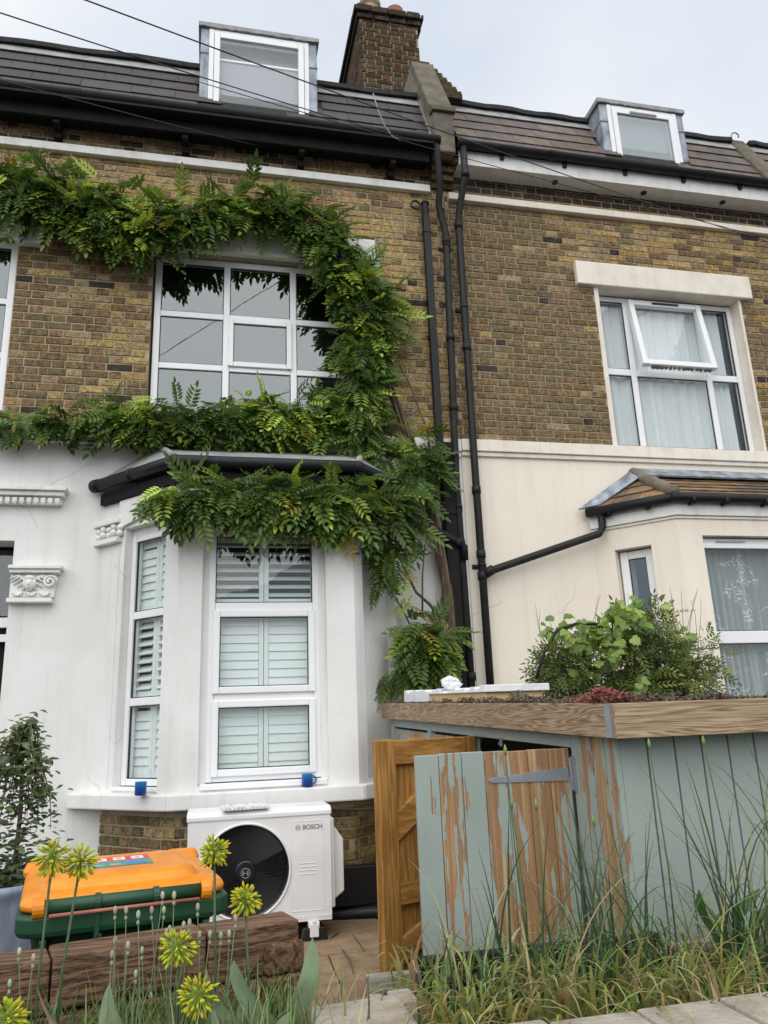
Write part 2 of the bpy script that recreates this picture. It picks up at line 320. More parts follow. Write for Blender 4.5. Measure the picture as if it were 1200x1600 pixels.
def net_mat(name, lo):
    m = bpy.data.materials.new(name); m.use_nodes = True; t = m.node_tree; t.nodes.clear(); l = t.links.new
    o = N(t, 'ShaderNodeOutputMaterial'); d = N(t, 'ShaderNodeBsdfDiffuse'); d.inputs['Color'].default_value = (.93, .95, .96, 1)
    tl = N(t, 'ShaderNodeBsdfTranslucent'); tl.inputs['Color'].default_value = (.92, .95, .96, 1); a = N(t, 'ShaderNodeMixShader'); a.inputs['Fac'].default_value = .25
    l(d.outputs['BSDF'], a.inputs[1]); l(tl.outputs['BSDF'], a.inputs[2])
    co = N(t, 'ShaderNodeTexCoord'); mp = N(t, 'ShaderNodeMapping'); mp.inputs['Scale'].default_value = (1, .2, 1); l(co.outputs['Object'], mp.inputs['Vector'])
    v = N(t, 'ShaderNodeTexVoronoi'); v.inputs['Scale'].default_value = 55; l(mp.outputs['Vector'], v.inputs['Vector'])
    b = N(t, 'ShaderNodeTexNoise'); b.inputs['Scale'].default_value = 5.5; b.inputs['Detail'].default_value = 2; l(mp.outputs['Vector'], b.inputs['Vector'])
    r1 = N(t, 'ShaderNodeValToRGB'); r1.color_ramp.elements[0].position = .54; r1.color_ramp.elements[1].position = .60; l(b.outputs['Fac'], r1.inputs['Fac'])
    r2 = N(t, 'ShaderNodeValToRGB'); r2.color_ramp.elements[0].position = .25; r2.color_ramp.elements[1].position = .5; r2.color_ramp.elements[0].color = (1, 1, 1, 1); r2.color_ramp.elements[1].color = (0, 0, 0, 1); l(v.outputs['Distance'], r2.inputs['Fac'])
    mu = N(t, 'ShaderNodeMath', operation='MULTIPLY'); l(r1.outputs['Color'], mu.inputs[0]); l(r2.outputs['Color'], mu.inputs[1])
    mr = N(t, 'ShaderNodeMapRange'); mr.inputs['To Min'].default_value = lo; mr.inputs['To Max'].default_value = .97; l(mu.outputs['Value'], mr.inputs['Value'])
    tr = N(t, 'ShaderNodeBsdfTransparent'); ms = N(t, 'ShaderNodeMixShader'); l(mr.outputs['Result'], ms.inputs['Fac']); l(tr.outputs['BSDF'], ms.inputs[1]); l(a.outputs['Shader'], ms.inputs[2]); l(ms.outputs['Shader'], o.inputs['Surface'])
    MATS[name] = m
net_mat('net_curtain', .88); net_mat('sheer_net', .36)
def weather(m, dark):
    # rain streaks, faint blotches and hairline cracks in old masonry paint
    t = m.node_tree; p = t.nodes['Principled BSDF']; l = t.links.new; src = p.inputs['Base Color'].links[0].from_socket; co = [n for n in t.nodes if n.type == 'TEX_COORD'][0]
    mp = N(t, 'ShaderNodeMapping'); mp.inputs['Scale'].default_value = (7, 7, .45); l(co.outputs['Object'], mp.inputs['Vector'])
    a = N(t, 'ShaderNodeTexNoise'); a.inputs['Scale'].default_value = 1.3; a.inputs['Detail'].default_value = 7; a.inputs['Roughness'].default_value = .65; l(mp.outputs['Vector'], a.inputs['Vector'])
    r = N(t, 'ShaderNodeValToRGB'); r.color_ramp.elements[0].position = .50; r.color_ramp.elements[1].position = .80; r.color_ramp.elements[0].color = (1, 1, 1, 1); r.color_ramp.elements[1].color = (*dark, 1); l(a.outputs['Fac'], r.inputs['Fac'])
    x = N(t, 'ShaderNodeMixRGB', blend_type='MULTIPLY'); x.inputs['Fac'].default_value = 1; l(src, x.inputs['Color1']); l(r.outputs['Color'], x.inputs['Color2'])
    w = N(t, 'ShaderNodeTexNoise'); w.inputs['Scale'].default_value = 3; w.inputs['Detail'].default_value = 5; l(co.outputs['Object'], w.inputs['Vector'])
    av = N(t, 'ShaderNodeMixRGB', blend_type='ADD'); av.inputs['Fac'].default_value = .22; l(co.outputs['Object'], av.inputs['Color1']); l(w.outputs['Color'], av.inputs['Color2'])
    v = N(t, 'ShaderNodeTexVoronoi', feature='DISTANCE_TO_EDGE'); v.inputs['Scale'].default_value = 1.5; l(av.outputs['Color'], v.inputs['Vector'])
    c = N(t, 'ShaderNodeValToRGB'); c.color_ramp.elements[0].position = .0035; c.color_ramp.elements[1].position = .0075; c.color_ramp.elements[0].color = (1, 1, 1, 1); c.color_ramp.elements[1].color = (0, 0, 0, 1); l(v.outputs['Distance'], c.inputs['Fac'])
    k = N(t, 'ShaderNodeTexNoise'); k.inputs['Scale'].default_value = 1.1; l(co.outputs['Object'], k.inputs['Vector'])
    kr = N(t, 'ShaderNodeValToRGB'); kr.color_ramp.elements[0].position = .57; kr.color_ramp.elements[1].position = .64; kr.color_ramp.elements[1].color = (.5, .5, .5, 1); l(k.outputs['Fac'], kr.inputs['Fac'])
    mu = N(t, 'ShaderNodeMath', operation='MULTIPLY'); l(c.outputs['Color'], mu.inputs[0]); l(kr.outputs['Color'], mu.inputs[1])
    y = N(t, 'ShaderNodeMixRGB'); y.inputs['Color2'].default_value = (.42, .40, .37, 1); l(mu.outputs['Value'], y.inputs['Fac']); l(x.outputs['Color'], y.inputs['Color1']); l(y.outputs['Color'], p.inputs['Base Color'])
weather(MATS['white_render'], (.84, .84, .81)); weather(MATS['cream_render'], (.88, .865, .835)); weather(MATS['white_trim'], (.82, .81, .77)); weather(MATS['cream_trim'], (.82, .80, .75))
G = MATS

# ------------------------------------------------------------------ building blocks
def frame2(A, B, y_in=True):
    A = Vector((A[0], A[1], 0)); B = Vector((B[0], B[1], 0)); u = (B-A).normalized(); w = Vector((-u.y, u.x, 0))
    return Matrix(((u.x, w.x, 0, A.x), (u.y, w.y, 0, A.y), (0, 0, 1, 0), (0, 0, 0, 1))), (B-A).length
I4 = Matrix.Identity(4)

def grid_wall(mb, u0, u1, z0, z1, holes, w0, w1):
    us = sorted({u0, u1} | {min(max(h[i], u0), u1) for h in holes for i in (0, 1)})
    zs = sorted({z0, z1} | {min(max(h[i], z0), z1) for h in holes for i in (2, 3)})
    nu, nz = len(us)-1, len(zs)-1
    def solid(i, k):
        if i < 0 or k < 0 or i >= nu or k >= nz: return False
        uc, zc = (us[i]+us[i+1])/2, (zs[k]+zs[k+1])/2
        return not any(h[0] < uc < h[1] and h[2] < zc < h[3] for h in holes)
    for i in range(nu):
        for k in range(nz):
            if not solid(i, k): continue
            a, b, c, d = us[i], us[i+1], zs[k], zs[k+1]
            mb.add([(a,w0,c),(b,w0,c),(b,w0,d),(a,w0,d)], [(0,1,2,3)]); mb.add([(a,w1,c),(b,w1,c),(b,w1,d),(a,w1,d)], [(3,2,1,0)])
            if not solid(i-1, k): mb.add([(a,w0,c),(a,w1,c),(a,w1,d),(a,w0,d)], [(3,2,1,0)])
            if not solid(i+1, k): mb.add([(b,w0,c),(b,w1,c),(b,w1,d),(b,w0,d)], [(0,1,2,3)])
            if not solid(i, k-1): mb.add([(a,w0,c),(b,w0,c),(b,w1,c),(a,w1,c)], [(3,2,1,0)])
            if not solid(i, k+1): mb.add([(a,w0,d),(b,w0,d),(b,w1,d),(a,w1,d)], [(0,1,2,3)])
    return mb

IVY = [(0,290,45),(60,300,50),(130,320,50),(200,345,50),(270,350,45),(330,330,40),(400,325,35),(460,335,40),(510,370,45),(545,420,50),(570,470,55),(570,530,58),(560,590,60),(555,640,60),(150,655,30),(220,665,40),(300,665,42),(380,665,45),(450,665,45)]
def in_ivy(px, py): return any((px-a)**2+(py-b)**2 < (h*.8)**2 for a, b, h in IVY)

def brick_geo(mb, a, b, z0, z1, w, col, j=.0022):
    r = lambda s=j: random.uniform(-s, s)
    f = w-random.uniform(.001, .006); c = .0035
    v = [(a, w+.012, z0), (b, w+.012, z0), (b, w+.012, z1), (a, w+.012, z1),
         (a+r(), f+.004, z0+r()), (b+r(), f+.004, z0+r()), (b+r(), f+.004, z1+r()), (a+r(), f+.004, z1+r()),
         (a+c+r(), f, z0+c+r()), (b-c+r(), f, z0+c+r()), (b-c+r(), f, z1-c+r()), (a+c+r(), f, z1-c+r())]
    fs = [(8,9,10,11)]
    for i in range(4):
        k = (i+1) % 4; fs.append((i, k, 4+k, 4+i)); fs.append((4+i, 4+k, 8+k, 8+i))
    mb.add(v, fs, col)

def bricks(parent, M, u0, u1, z0, z1, holes, colfn, nmax=300, course=.075, st=.2225, hd=.105, jt=.0125):
    lst = []; k = 0; z = z0
    while z+course*.6 < z1:
        zt = min(z+course-jt, z1); x = u0-(0 if k % 2 == 0 else .165)+random.uniform(-.012, .012)-.5; q = 0
        while x < u1:
            ln = (st if q % 2 == 0 else hd)+random.uniform(-.006, .006); a, b = max(x, u0), min(x+ln, u1); x += ln+jt; q += 1
            if b-a < .025: continue
            segs = [(a, b)]
            for h in holes:
                if h[2] < zt-.01 and h[3] > z+.01:
                    ns = []
                    for (p, r) in segs:
                        if r <= h[0] or p >= h[1]: ns.append((p, r)); continue
                        if p < h[0]: ns.append((p, h[0]-.002))
                        if r > h[1]: ns.append((h[1]+.002, r))
                    segs = ns
            for (p, r) in segs:
                if r-p > .03: lst.append((p, r, z, zt))
        z += course; k += 1
    def score(b):
        c = M @ Vector(((b[0]+b[1])/2, 0, (b[2]+b[3])/2)); px, py = proj(c)
        if not (-5 < px < 1205 and -5 < py < 1605) or in_ivy(px, py): return 0
        p1 = proj(M @ Vector((b[0], 0, b[2]))); p2 = proj(M @ Vector((b[1], 0, b[3])))
        return abs(p2[0]-p1[0])*abs(p2[1]-p1[1])
    lst.sort(key=score, reverse=True)
    rest = MB(M); nr = 0
    for i, b in enumerate(lst):
        cw = M @ Vector(((b[0]+b[1])/2, 0, (b[2]+b[3])/2)); col = colfn(cw.x, cw.z, b[1]-b[0])
        if i < nmax and score(b) > 0:
            mb = MB(M); brick_geo(mb, *b, 0, col); mb.build('brick', G['brick'], parent)
        else:
            brick_geo(rest, *b, 0, col); nr += 1
    if nr: rest.build('brickwork', G['brick'], parent, kind='stuff')

def jit(c, s=.12):
    k = random.uniform(1-s, 1+s); return tuple(max(.005, v*k*random.uniform(.96, 1.04)) for v in c)
def pick(opts):
    r = random.random()*sum(w for w, _ in opts)
    for w, c in opts:
        r -= w
        if r <= 0: return c
    return opts[-1][1]
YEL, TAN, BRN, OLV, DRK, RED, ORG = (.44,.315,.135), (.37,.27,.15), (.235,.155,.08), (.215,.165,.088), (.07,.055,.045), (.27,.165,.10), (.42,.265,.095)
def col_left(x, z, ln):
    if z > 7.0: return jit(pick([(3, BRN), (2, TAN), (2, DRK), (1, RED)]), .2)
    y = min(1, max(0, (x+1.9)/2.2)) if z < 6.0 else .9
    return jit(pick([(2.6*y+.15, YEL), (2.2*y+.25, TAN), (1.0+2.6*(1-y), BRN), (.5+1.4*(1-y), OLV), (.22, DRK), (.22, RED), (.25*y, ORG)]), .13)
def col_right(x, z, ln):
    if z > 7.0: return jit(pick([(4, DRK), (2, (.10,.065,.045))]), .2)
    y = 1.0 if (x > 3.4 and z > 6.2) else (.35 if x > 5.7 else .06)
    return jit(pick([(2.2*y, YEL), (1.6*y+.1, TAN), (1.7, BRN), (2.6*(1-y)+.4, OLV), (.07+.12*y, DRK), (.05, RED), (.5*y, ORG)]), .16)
def col_plinth(x, z, ln): return jit(pick([(2, TAN), (3, OLV), (2, BRN), (1, YEL)]), .2)
def col_chim(x, z, ln): return jit(pick([(3, (.085,.058,.034)), (2, (.12,.085,.05)), (1, (.14,.075,.045)), (1, DRK)]), .2)

def window(parent, M, u0, u1, z0, z1, ucuts, zcuts, w, glass, fw=.055, bar=.05, sash=(), dp=.07, skip=(), name='window', hb=None):
    """frame of bars with one pane for each light; ucuts / zcuts are centre lines of mullions and transoms"""
    hb = hb or bar
    mb = MB(M); t = .006
    mb.box(u0, u0+fw, w, w+dp, z0, z1); mb.box(u1-fw, u1, w, w+dp, z0, z1)
    mb.box(u0+fw, u1-fw, w+t, w+dp-t, z0, z0+fw); mb.box(u0+fw, u1-fw, w+t, w+dp-t, z1-fw, z1)
    for c in ucuts: mb.box(c-bar/2, c+bar/2, w+.004, w+dp-.004, z0+fw, z1-fw)
    ue = [u0+fw]+[x for c in ucuts for x in (c-bar/2, c+bar/2)]+[u1-fw]
    ze = [z0+fw]+[x for c in zcuts for x in (c-hb/2, c+hb/2)]+[z1-fw]
    for c in zcuts:
        for i in range(0, len(ue), 2): mb.box(ue[i], ue[i+1], w+.008, w+dp-.008, c-hb/2, c+hb/2)
    fr = mb.build(name, G['upvc'], parent, bevel=.006)
    cells = []
    for i in range(0, len(ue), 2):
        for k in range(0, len(ze), 2):
            a, b, c, d = ue[i], ue[i+1], ze[k], ze[k+1]; ci = (i//2, k//2)
            if ci in skip: cells.append((a, b, c, d)); continue
            ww = w+.022
            if ci in sash:
                s = MB(M); sw = .05; s.box(a-.012, a+sw-.012, w-.02, w+.04, c-.012, d+.012); s.box(b-sw+.012, b+.012, w-.02, w+.04, c-.012, d+.012)
                s.box(a+sw-.012, b-sw+.012, w-.016, w+.036, c-.012, c+sw-.012); s.box(a+sw-.012, b-sw+.012, w-.016, w+.036, d-sw+.012, d+.012)
                s.build('sash_frame', G['upvc'], fr, bevel=.006); a += sw-.012; b -= sw-.012; c += sw-.012; d -= sw-.012; ww = w+.004
            g = MB(M); e = .007
            for q in ((a, a+e, c, d), (b-e, b, c, d), (a+e, b-e, c, c+e), (a+e, b-e, d-e, d)): g.box(q[0], q[1], ww-.004, ww+.012, q[2], q[3])
            g.build('seal', G['gasket'], fr)
            p = MB(M); p.box(a+.002, b-.002, ww, ww+.005, c+.002, d-.002); p.build('pane', G[glass], fr)
            cells.append((a, b, c, d))
    return fr, cells

def curtain(parent, M, u0, u1, z0, z1, w, folds=14, amp=.018, gap=None, name='net_curtain', mat='net_curtain'):
    n = int((u1-u0)/.012); vs = []; ph = random.random()*6
    us = np.linspace(u0, u1, n); rows = [z0, (z0+z1)/2, z1]
    for r, z in enumerate(rows):
        for u in us:
            k = (u-u0)/(u1-u0); d = amp*(1.1-.35*r)*(math.sin(k*folds*6.283+ph+.7*math.sin(k*9))+.5*math.sin(k*folds*2.3*6.283+1.3))
            vs.append((u, w+d, z))
    fs = [(r*n+i, r*n+i+1, (r+1)*n+i+1, (r+1)*n+i) for r in range(2) for i in range(n-1)]
    mb = MB(M); mb.add(vs, fs); return mb.build(name, G[mat], parent, smooth=True)

def slates(parent, P0, eu, es, ulen, slen, gauge, width, colfn, thick=.008, clip=None, keep=None):
    """courses of slates on the plane P0 + u*eu + s*es (s runs up the slope)"""
    P0, eu, es = map(np.array, (P0, eu, es)); n = np.cross(eu, es); n = n/np.linalg.norm(n); k = 0; s = 0.0
    while s < slen-.02:
        st = min(s+gauge*1.12, slen); u = -width*(.5 if k % 2 else 0)-random.uniform(0, .03)
        while u < ulen:
            wv = width*random.uniform(.94, 1.06); a, b = max(u, 0), min(u+wv-.004, ulen)
            lo_a, lo_b, hi_a, hi_b = a, b, a, b
            if clip:
                c0 = clip(s); c1 = clip(st); lo_a, lo_b = max(a, c0[0]), min(b, c0[1]); hi_a, hi_b = max(a, c1[0]), min(b, c1[1])
                if lo_b-lo_a < .02: u += wv; continue
                if hi_b < hi_a+.004: hi_a = min(max(hi_a, lo_a), lo_b-.004); hi_b = hi_a+.004
            if b-a > .03 and (keep is None or keep((a+b)/2, (s+st)/2)):
                l0 = .017+random.uniform(-.001, .003); l1 = .004; ds = random.uniform(-.007, .005)
                q = lambda uu, ss, h: tuple(P0+eu*uu+es*ss+n*h)
                mb = MB(); mb.hexa([q(lo_a,s+ds,l0-thick), q(lo_b,s+ds,l0-thick), q(hi_b,st,l1-thick), q(hi_a,st,l1-thick), q(lo_a,s+ds,l0), q(lo_b,s+ds,l0), q(hi_b,st,l1), q(hi_a,st,l1)], colfn())
                mb.build('slate', G['slate'], parent)
            u += wv
        s += gauge; k += 1

# ------------------------------------------------------------------ ground
mb = MB(); mb.box(-300, 300, -300, 300, -.4, -.02); setp(mb.build('ground', G['asphalt']), kind='structure')
mb = MB(); mb.hexa([(-9,-4.5,-.3),(11,-4.5,-.3),(11,-1.6,-.3),(-9,-1.6,-.3),(-9,-4.5,-.005),(11,-4.5,-.005),(11,-1.6,.205),(-9,-1.6,.205)])
mb.hexa([(-9,-1.6,-.3),(11,-1.6,-.3),(11,.2,-.3),(-9,.2,-.3),(-9,-1.6,.205),(11,-1.6,.205),(11,.2,.215),(-9,.2,.215)])
setp(mb.build('front_yard_soil', G['soil']), kind='structure')
path = bpy.data.objects.new('path', None); COL.objects.link(path); setp(path, kind='structure')
y = -4.2
row = 0
while y < -.75:
    dl = .43; x = .02+(-.22 if row % 2 else 0)
    while x < 1.36:
        a, b = max(x, .02), min(x+.45, 1.36); x += .456
        if b-a < .06: continue
        zz = lambda yy: min(.205, .205*(yy+4.5)/2.9)+.018
        h = random.uniform(-.003, .003); m = MB(); y1 = min(y+dl-.004, -.74)
        m.hexa([(a,y,zz(y)-.05),(b-.003,y,zz(y)-.05),(b-.003,y1,zz(y1)-.05),(a,y1,zz(y1)-.05),(a,y,zz(y)+h),(b-.003,y,zz(y)+h),(b-.003,y1,zz(y1)+h),(a,y1,zz(y1)+h)], jit((.27,.185,.115), .05))
        m.build('flagstone', G['paving'], path, bevel=.004)
    y += dl; row += 1

# ------------------------------------------------------------------ left house
PW = 2.30                                   # party line
LH = thing('terraced_house', (-.5, 0, 0), 'brick and white rendered house with wisteria, canted bay and large lead dormer', 'house', 'terraced houses')
WIN_U = (-.62, 1.37, 4.18, 5.95); WIN_L = (-3.35, -1.80, 4.18, 5.95)
mb = MB(); grid_wall(mb, -4.2, PW-.002, 4.15, 7.42, [WIN_U, WIN_L], .004, .24)
bw = mb.build('brick_wall', G['mortar_left'], LH)
LINT_U = (-.82, 1.52, 5.95, 6.26); LINT_L = (-3.5, -1.61, 5.95, 6.26)
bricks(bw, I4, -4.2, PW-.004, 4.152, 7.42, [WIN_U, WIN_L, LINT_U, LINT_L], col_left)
# lower white render with the door recess
DOOR = (-2.75, -1.61, .1, 3.10)
mb = MB(); grid_wall(mb, -4.2, PW-.002, 0, 4.15, [DOOR, (-.70, 1.52, .2, 3.35)], 0, .24); mb.build('render_wall', G['white_render'], LH)
mb = MB(); mb.box(-4.2, PW-.003, -.045, .02, 4.02, 4.145); mb.box(-4.2, PW-.003, -.025, .02, 3.97, 4.018); mb.build('ledge', G['white_trim'], LH, bevel=.006)
mb = MB(); mb.box(-4.2, 2.14, -.06, .03, 6.90, 6.985); mb.build('string_course', G['white_trim'], LH, bevel=.006)
for nm, (a, b) in (('u', (LINT_U[0], LINT_U[1])), ('l', (LINT_L[0], LINT_L[1]))):
    mb = MB(); mb.box(a, b, -.055, .2, 5.952, 6.255); mb.build('lintel', G['white_trim'], LH, bevel=.008)
def corbel(x, z1, w=.2, h=.19):
    mb = MB(); mb.box(x-w/2-.015, x+w/2+.015, -.105, .02, z1-.035, z1)
    mb.box(x-w/2, x+w/2, -.075, .02, z1-h+.03, z1-.036); mb.box(x-w/2-.008, x+w/2+.008, -.085, .02, z1-h, z1-h+.029)
    for i in range(4):
        mb.ball((x-w/2+.025+i*(w-.05)/3, -.078, z1-h/2-.005+.018*(i % 2)), (.024, .016, .034), 8, 6)
        mb.ball((x-w/2+.04+i*(w-.08)/3, -.076, z1-h/2-.038), (.016, .014, .02), 8, 6)
    return mb.build('corbel', G['white_trim'], LH, bevel=.004)
corbel(1.455, 6.03); corbel(-.73, 6.03); corbel(-1.715, 6.05)
# upper windows
window(LH, I4, -.60, 1.355, 4.19, 5.94, [.068, .705], [4.80, 5.335], .07, 'glass_sky', fw=.06, bar=.06, sash=((1, 1),))
window(LH, I4, -3.33, -1.82, 4.19, 5.94, [-2.83, -2.33], [4.80, 5.335], .07, 'glass_sky', fw=.06, bar=.06)
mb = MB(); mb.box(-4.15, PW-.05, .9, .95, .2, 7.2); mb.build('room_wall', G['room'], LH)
mb = MB(); mb.box(-4.2, -4.0, .24, 8, 0, 8.3); mb.box(-4.0, PW-.003, 7.8, 8, 0, 8.3); mb.box(-4.0, PW-.003, .25, 7.8, 8.1, 8.28); mb.box(-4.0, PW-.003, .25, 7.8, 3.98, 4.1); mb.build('house_shell', G['dark_render'], LH)
# door recess: dark door with transom
mb = MB(); mb.box(-2.76, -1.60, .32, .38, .1, 3.2); d = mb.build('front_door', G['black_paint'], LH)
mb = MB(); mb.box(-2.74, -1.612, .25, .31, 2.42, 2.50); mb.box(-2.0, -1.612, .24, .30, 2.30, 2.36); mb.build('transom', G['upvc'], d)
mb = MB(); mb.box(-2.74, -1.62, .29, .30, 2.52, 3.08); mb.build('fanlight', G['glass_mid'], d)
# door hood with dentils
mb = MB(); mb.box(-3.1, -1.215, -.13, .01, 3.505, 3.54); mb.box(-3.1, -1.235, -.10, .01, 3.465, 3.503); mb.box(-3.1, -1.26, -.05, .01, 3.40, 3.463)
hood = mb.build('door_hood', G['white_trim'], LH, bevel=.005)
x = -1.29
while x > -2.3:
    mb = MB(); mb.box(x-.018, x+.018, -.085, -.049, 3.41, 3.45); mb.ball((x, -.068, 3.408), (.018, .017, .02), 8, 6); mb.build('dentil', G['white_trim'], hood, smooth=False); x -= .055
# carved capital by the door: a little face between scrolls
def face_capital():
    mb = MB(); x0, x1 = -1.605, -1.245
    mb.box(x0-.01, x1+.035, -.115, .01, 2.845, 2.875); mb.box(x0-.005, x1+.015, -.095, .01, 2.815, 2.843)
    mb.box(x0, x1-.02, -.045, .01, 2.62, 2.813); mb.box(x0-.01, x1-.03, -.085, .01, 2.575, 2.612); c = mb.build('capital', G['white_trim'], LH, bevel=.006)
    mb = MB(); fx, fz = -1.455, 2.725
    mb.ball((fx, -.06, fz), (.040, .045, .058), 14, 12); mb.ball((fx, -.108, fz-.004), (.008, .012, .015), 8, 6)
    for s in (-1, 1): mb.ball((fx+s*.016, -.098, fz+.014), (.009, .006, .005), 8, 6); mb.ball((fx+s*.037, -.06, fz+.01), (.016, .03, .05), 8, 8)
    mb.ball((fx, -.099, fz-.03), (.013, .007, .004), 8, 6); mb.ball((fx, -.06, fz+.05), (.048, .04, .026), 12, 8)
    for s, L in ((-1, .12), (1, .14)):
        for j in range(5):
            a = R(15+j*26); mb.tube([(fx+s*.03, -.05, fz+.05-j*.018), (fx+s*(.03+L*.5*math.cos(a)), -.068, fz+.06-j*.02+.03*math.sin(a)), (fx+s*(.04+L*math.cos(a*.7)), -.055, fz+.045-j*.024)], [.012, .011, .004], 6)
    sp = []
    for j in range(26):
        th = j*.42; r = .055*(1-j/30); sp.append((-1.30+r*math.cos(th), -.062-.001*j, 2.745+r*math.sin(th)))
    mb.tube(sp, .011, 6)
    for cx in (fx-.085, fx+.02, fx+.12):
        for j in range(6):
            a = R(200+j*28); mb.tube([(cx, -.05, 2.655), (cx+.042*math.cos(a), -.068, 2.665+.038*math.sin(a)+.0)], [.007, .010], 6)
    mb.build('carving', G['white_trim'], c, smooth=True)
face_capital()

# ---- left bay
A, B, C, D = (-.92, 0.0), (-.27, -.70), (1.09, -.70), (1.74, 0.0)
ZB0, ZB1 = 1.10, 3.42
Mc, Lc = frame2(A, B); Mf, Lf = frame2(B, C); Mr, Lr = frame2(C, D)
bay = MB(Mf); grid_wall(bay, 0, Lf, ZB0, ZB1, [(.185, 1.135, 1.145, 3.075)], 0, .16); bay.M = Mc
grid_wall(bay, .24, Lc, ZB0, ZB1, [(.24+.058, Lc-.148, 1.13, 3.16)], 0, .16)
bay.M = Mf; bay.box(.18, .237, .06, .14, 1.14, 3.08); bay.box(1.083, 1.14, .06, .14, 1.14, 3.08); bay.box(.238, 1.082, .062, .14, 3.053, 3.08); bay.M = Mc; bay.box(.30, Lc-.15, .075, .14, 3.098, 3.17)
bay.M = Mr; grid_wall(bay, 0, Lr, ZB0, ZB1, [(.13, Lr-.30, 1.13, 3.16)], 0, .10); bay.box(.12, Lr-.29, .09, .14, 1.12, 3.17)
bay.M = None
bay = bay.build('bay', G['white_render'], LH)
# pilaster at the wall with its capital
def pilaster(M, u0, u1, cap):
    mb = MB(M); mb.box(u0, u1, -.002, .2, 1.1, 3.05 if cap else 3.41)
    if cap: mb.box(u0, u1, -.002, .2, 3.255, 3.41)
    mb.build('pilaster', G['white_render'], bay)
    if not cap: return
    mb = MB(M); mb.box(u0-.045, u1+.02, -.06, .2, 3.052, 3.095); mb.box(u0-.055, u1+.028, -.065, .2, 3.212, 3.254); mb.box(u0-.01, u1+.005, -.015, .2, 3.096, 3.211)
    for i in range(5):
        for q in range(2): mb.ball((u0-.02+i*(u1-u0+.04)/4, -.026+.004*q-.008*(i%2), 3.125+q*.05+.012*(i % 2)), (.030+.006*q, .032, .028), 8, 6)
    mb.build('capital', G['white_trim'], bay, bevel=.006)
pilaster(Mc, 0.0, .238, True)
pilaster(Mr, Lr-.29+.002, Lr, False)
# arched head over the canted light
mb = MB(Mc); pts = [(.24, 0, 3.40), (Lc-.10, 0, 3.40)]
arc = [(Lc-.10-(Lc-.34)*i/10, 0, 3.165+.075*math.sin(math.pi*(1-i/10)*.5+.0)-.0) for i in range(11)]
mb.prism([(p[0], -.03, p[2]) for p in pts]+[(p[0], -.03, p[2]) for p in arc], (0, .028, 0)); mb.build('arched_head', G['white_render'], bay)
fr, cells = window(bay, Mf, .235, 1.085, 1.165, 3.055, [], [1.765, 2.44], .055, 'glass_clear', fw=.05, hb=.075, sash=((0, 0), (0, 1)), name='front_window')
fr2, c2 = window(bay, Mc, .24+.06, Lc-.15, 1.15, 3.10, [], [1.765, 2.44], .07, 'glass_clear', fw=.05, hb=.06, name='side_window')
for fw_, dx in ((fr, 0),):
    mb = MB(Mf); mb.box(.20, 1.12, -.02, .06, 1.118, 1.160); mb.build('window_board', G['upvc'], bay, bevel=.006)
mb = MB(Mc); mb.box(.29, Lc-.145, -.012, .07, 1.118, 1.146); mb.build('window_board', G['upvc'], bay, bevel=.006)
def poly_band(mb, pts, z0, z1, off, inner):
    """a band along the bay plan, pushed out by off"""
    P = [Vector((p[0], p[1])) for p in pts]; O = []; Q = []
    for i, p in enumerate(P):
        ns = []
        if i > 0: u = (P[i]-P[i-1]).normalized(); ns.append(Vector((u.y, -u.x)))
        if i < len(P)-1: u = (P[i+1]-P[i]).normalized(); ns.append(Vector((u.y, -u.x)))
        n = sum(ns, Vector((0, 0)))
        n = n.normalized()/max(.3, n.normalized().dot(ns[0])); O.append(p+n*off); Q.append(p+n*inner)
    for i in range(len(P)-1):
        a, b, c, d = Q[i], Q[i+1], O[i+1], O[i]
        mb.hexa([(d.x,d.y,z0),(c.x,c.y,z0),(b.x,b.y,z0),(a.x,a.y,z0),(d.x,d.y,z1),(c.x,c.y,z1),(b.x,b.y,z1),(a.x,a.y,z1)])
    return O
BAYP = [A, B, C, D]
AS = (A[0]-.10, A[1]+.02)
mb = MB(); poly_band(mb, [AS, B, C, (D[0]+.1, .02)], .995, 1.105, .075, -.12); mb.build('bay_sill', G['white_render'], LH, bevel=.012)
# brick plinth under the sill
for (p, q, nm) in ((A, B, 60), (B, C, 60), (C, D, 0)):
    M_, L_ = frame2(p, q); M_ = M_ @ Matrix.Translation((0, .075, 0)); mb = MB(M_); mb.box(.034, L_-.034, .006, .2, .1, .992); pl = mb.build('bay_plinth', G['mortar_left'], LH)
    bricks(pl, M_, .034, L_-.034, .2, .99, [], col_plinth, nmax=nm)
# louvred shutters behind the bay lights
def shutter(M, u0, u1, z0, z1, w, pitch, tilt, nm='shutter'):
    fwid = .036; mb = MB(M); mb.box(u0, u0+fwid, w, w+.028, z0, z1); mb.box(u1-fwid, u1, w, w+.028, z0, z1)
    mb.box(u0+fwid, u1-fwid, w+.002, w+.026, z0, z0+.06); mb.box(u0+fwid, u1-fwid, w+.002, w+.026, z1-.06, z1)
    s = mb.build(nm, G['shutter'], bay, bevel=.003)
    z = z0+.06+pitch/2
    while z < z1-.06-pitch*.3:
        c, sn = math.cos(tilt), math.sin(tilt); h = .039; t = .004
        pr = [(u0+fwid+.002, w+.014-h*c-t*sn, z-h*sn+t*c), (u0+fwid+.002, w+.014+h*c-t*sn, z+h*sn+t*c), (u0+fwid+.002, w+.014+h*c+t*sn, z+h*sn-t*c), (u0+fwid+.002, w+.014-h*c+t*sn, z-h*sn-t*c)]
        m2 = MB(M); m2.prism(pr, (u1-u0-2*fwid-.004, 0, 0)); m2.build('slat', G['shutter'], s); z += pitch
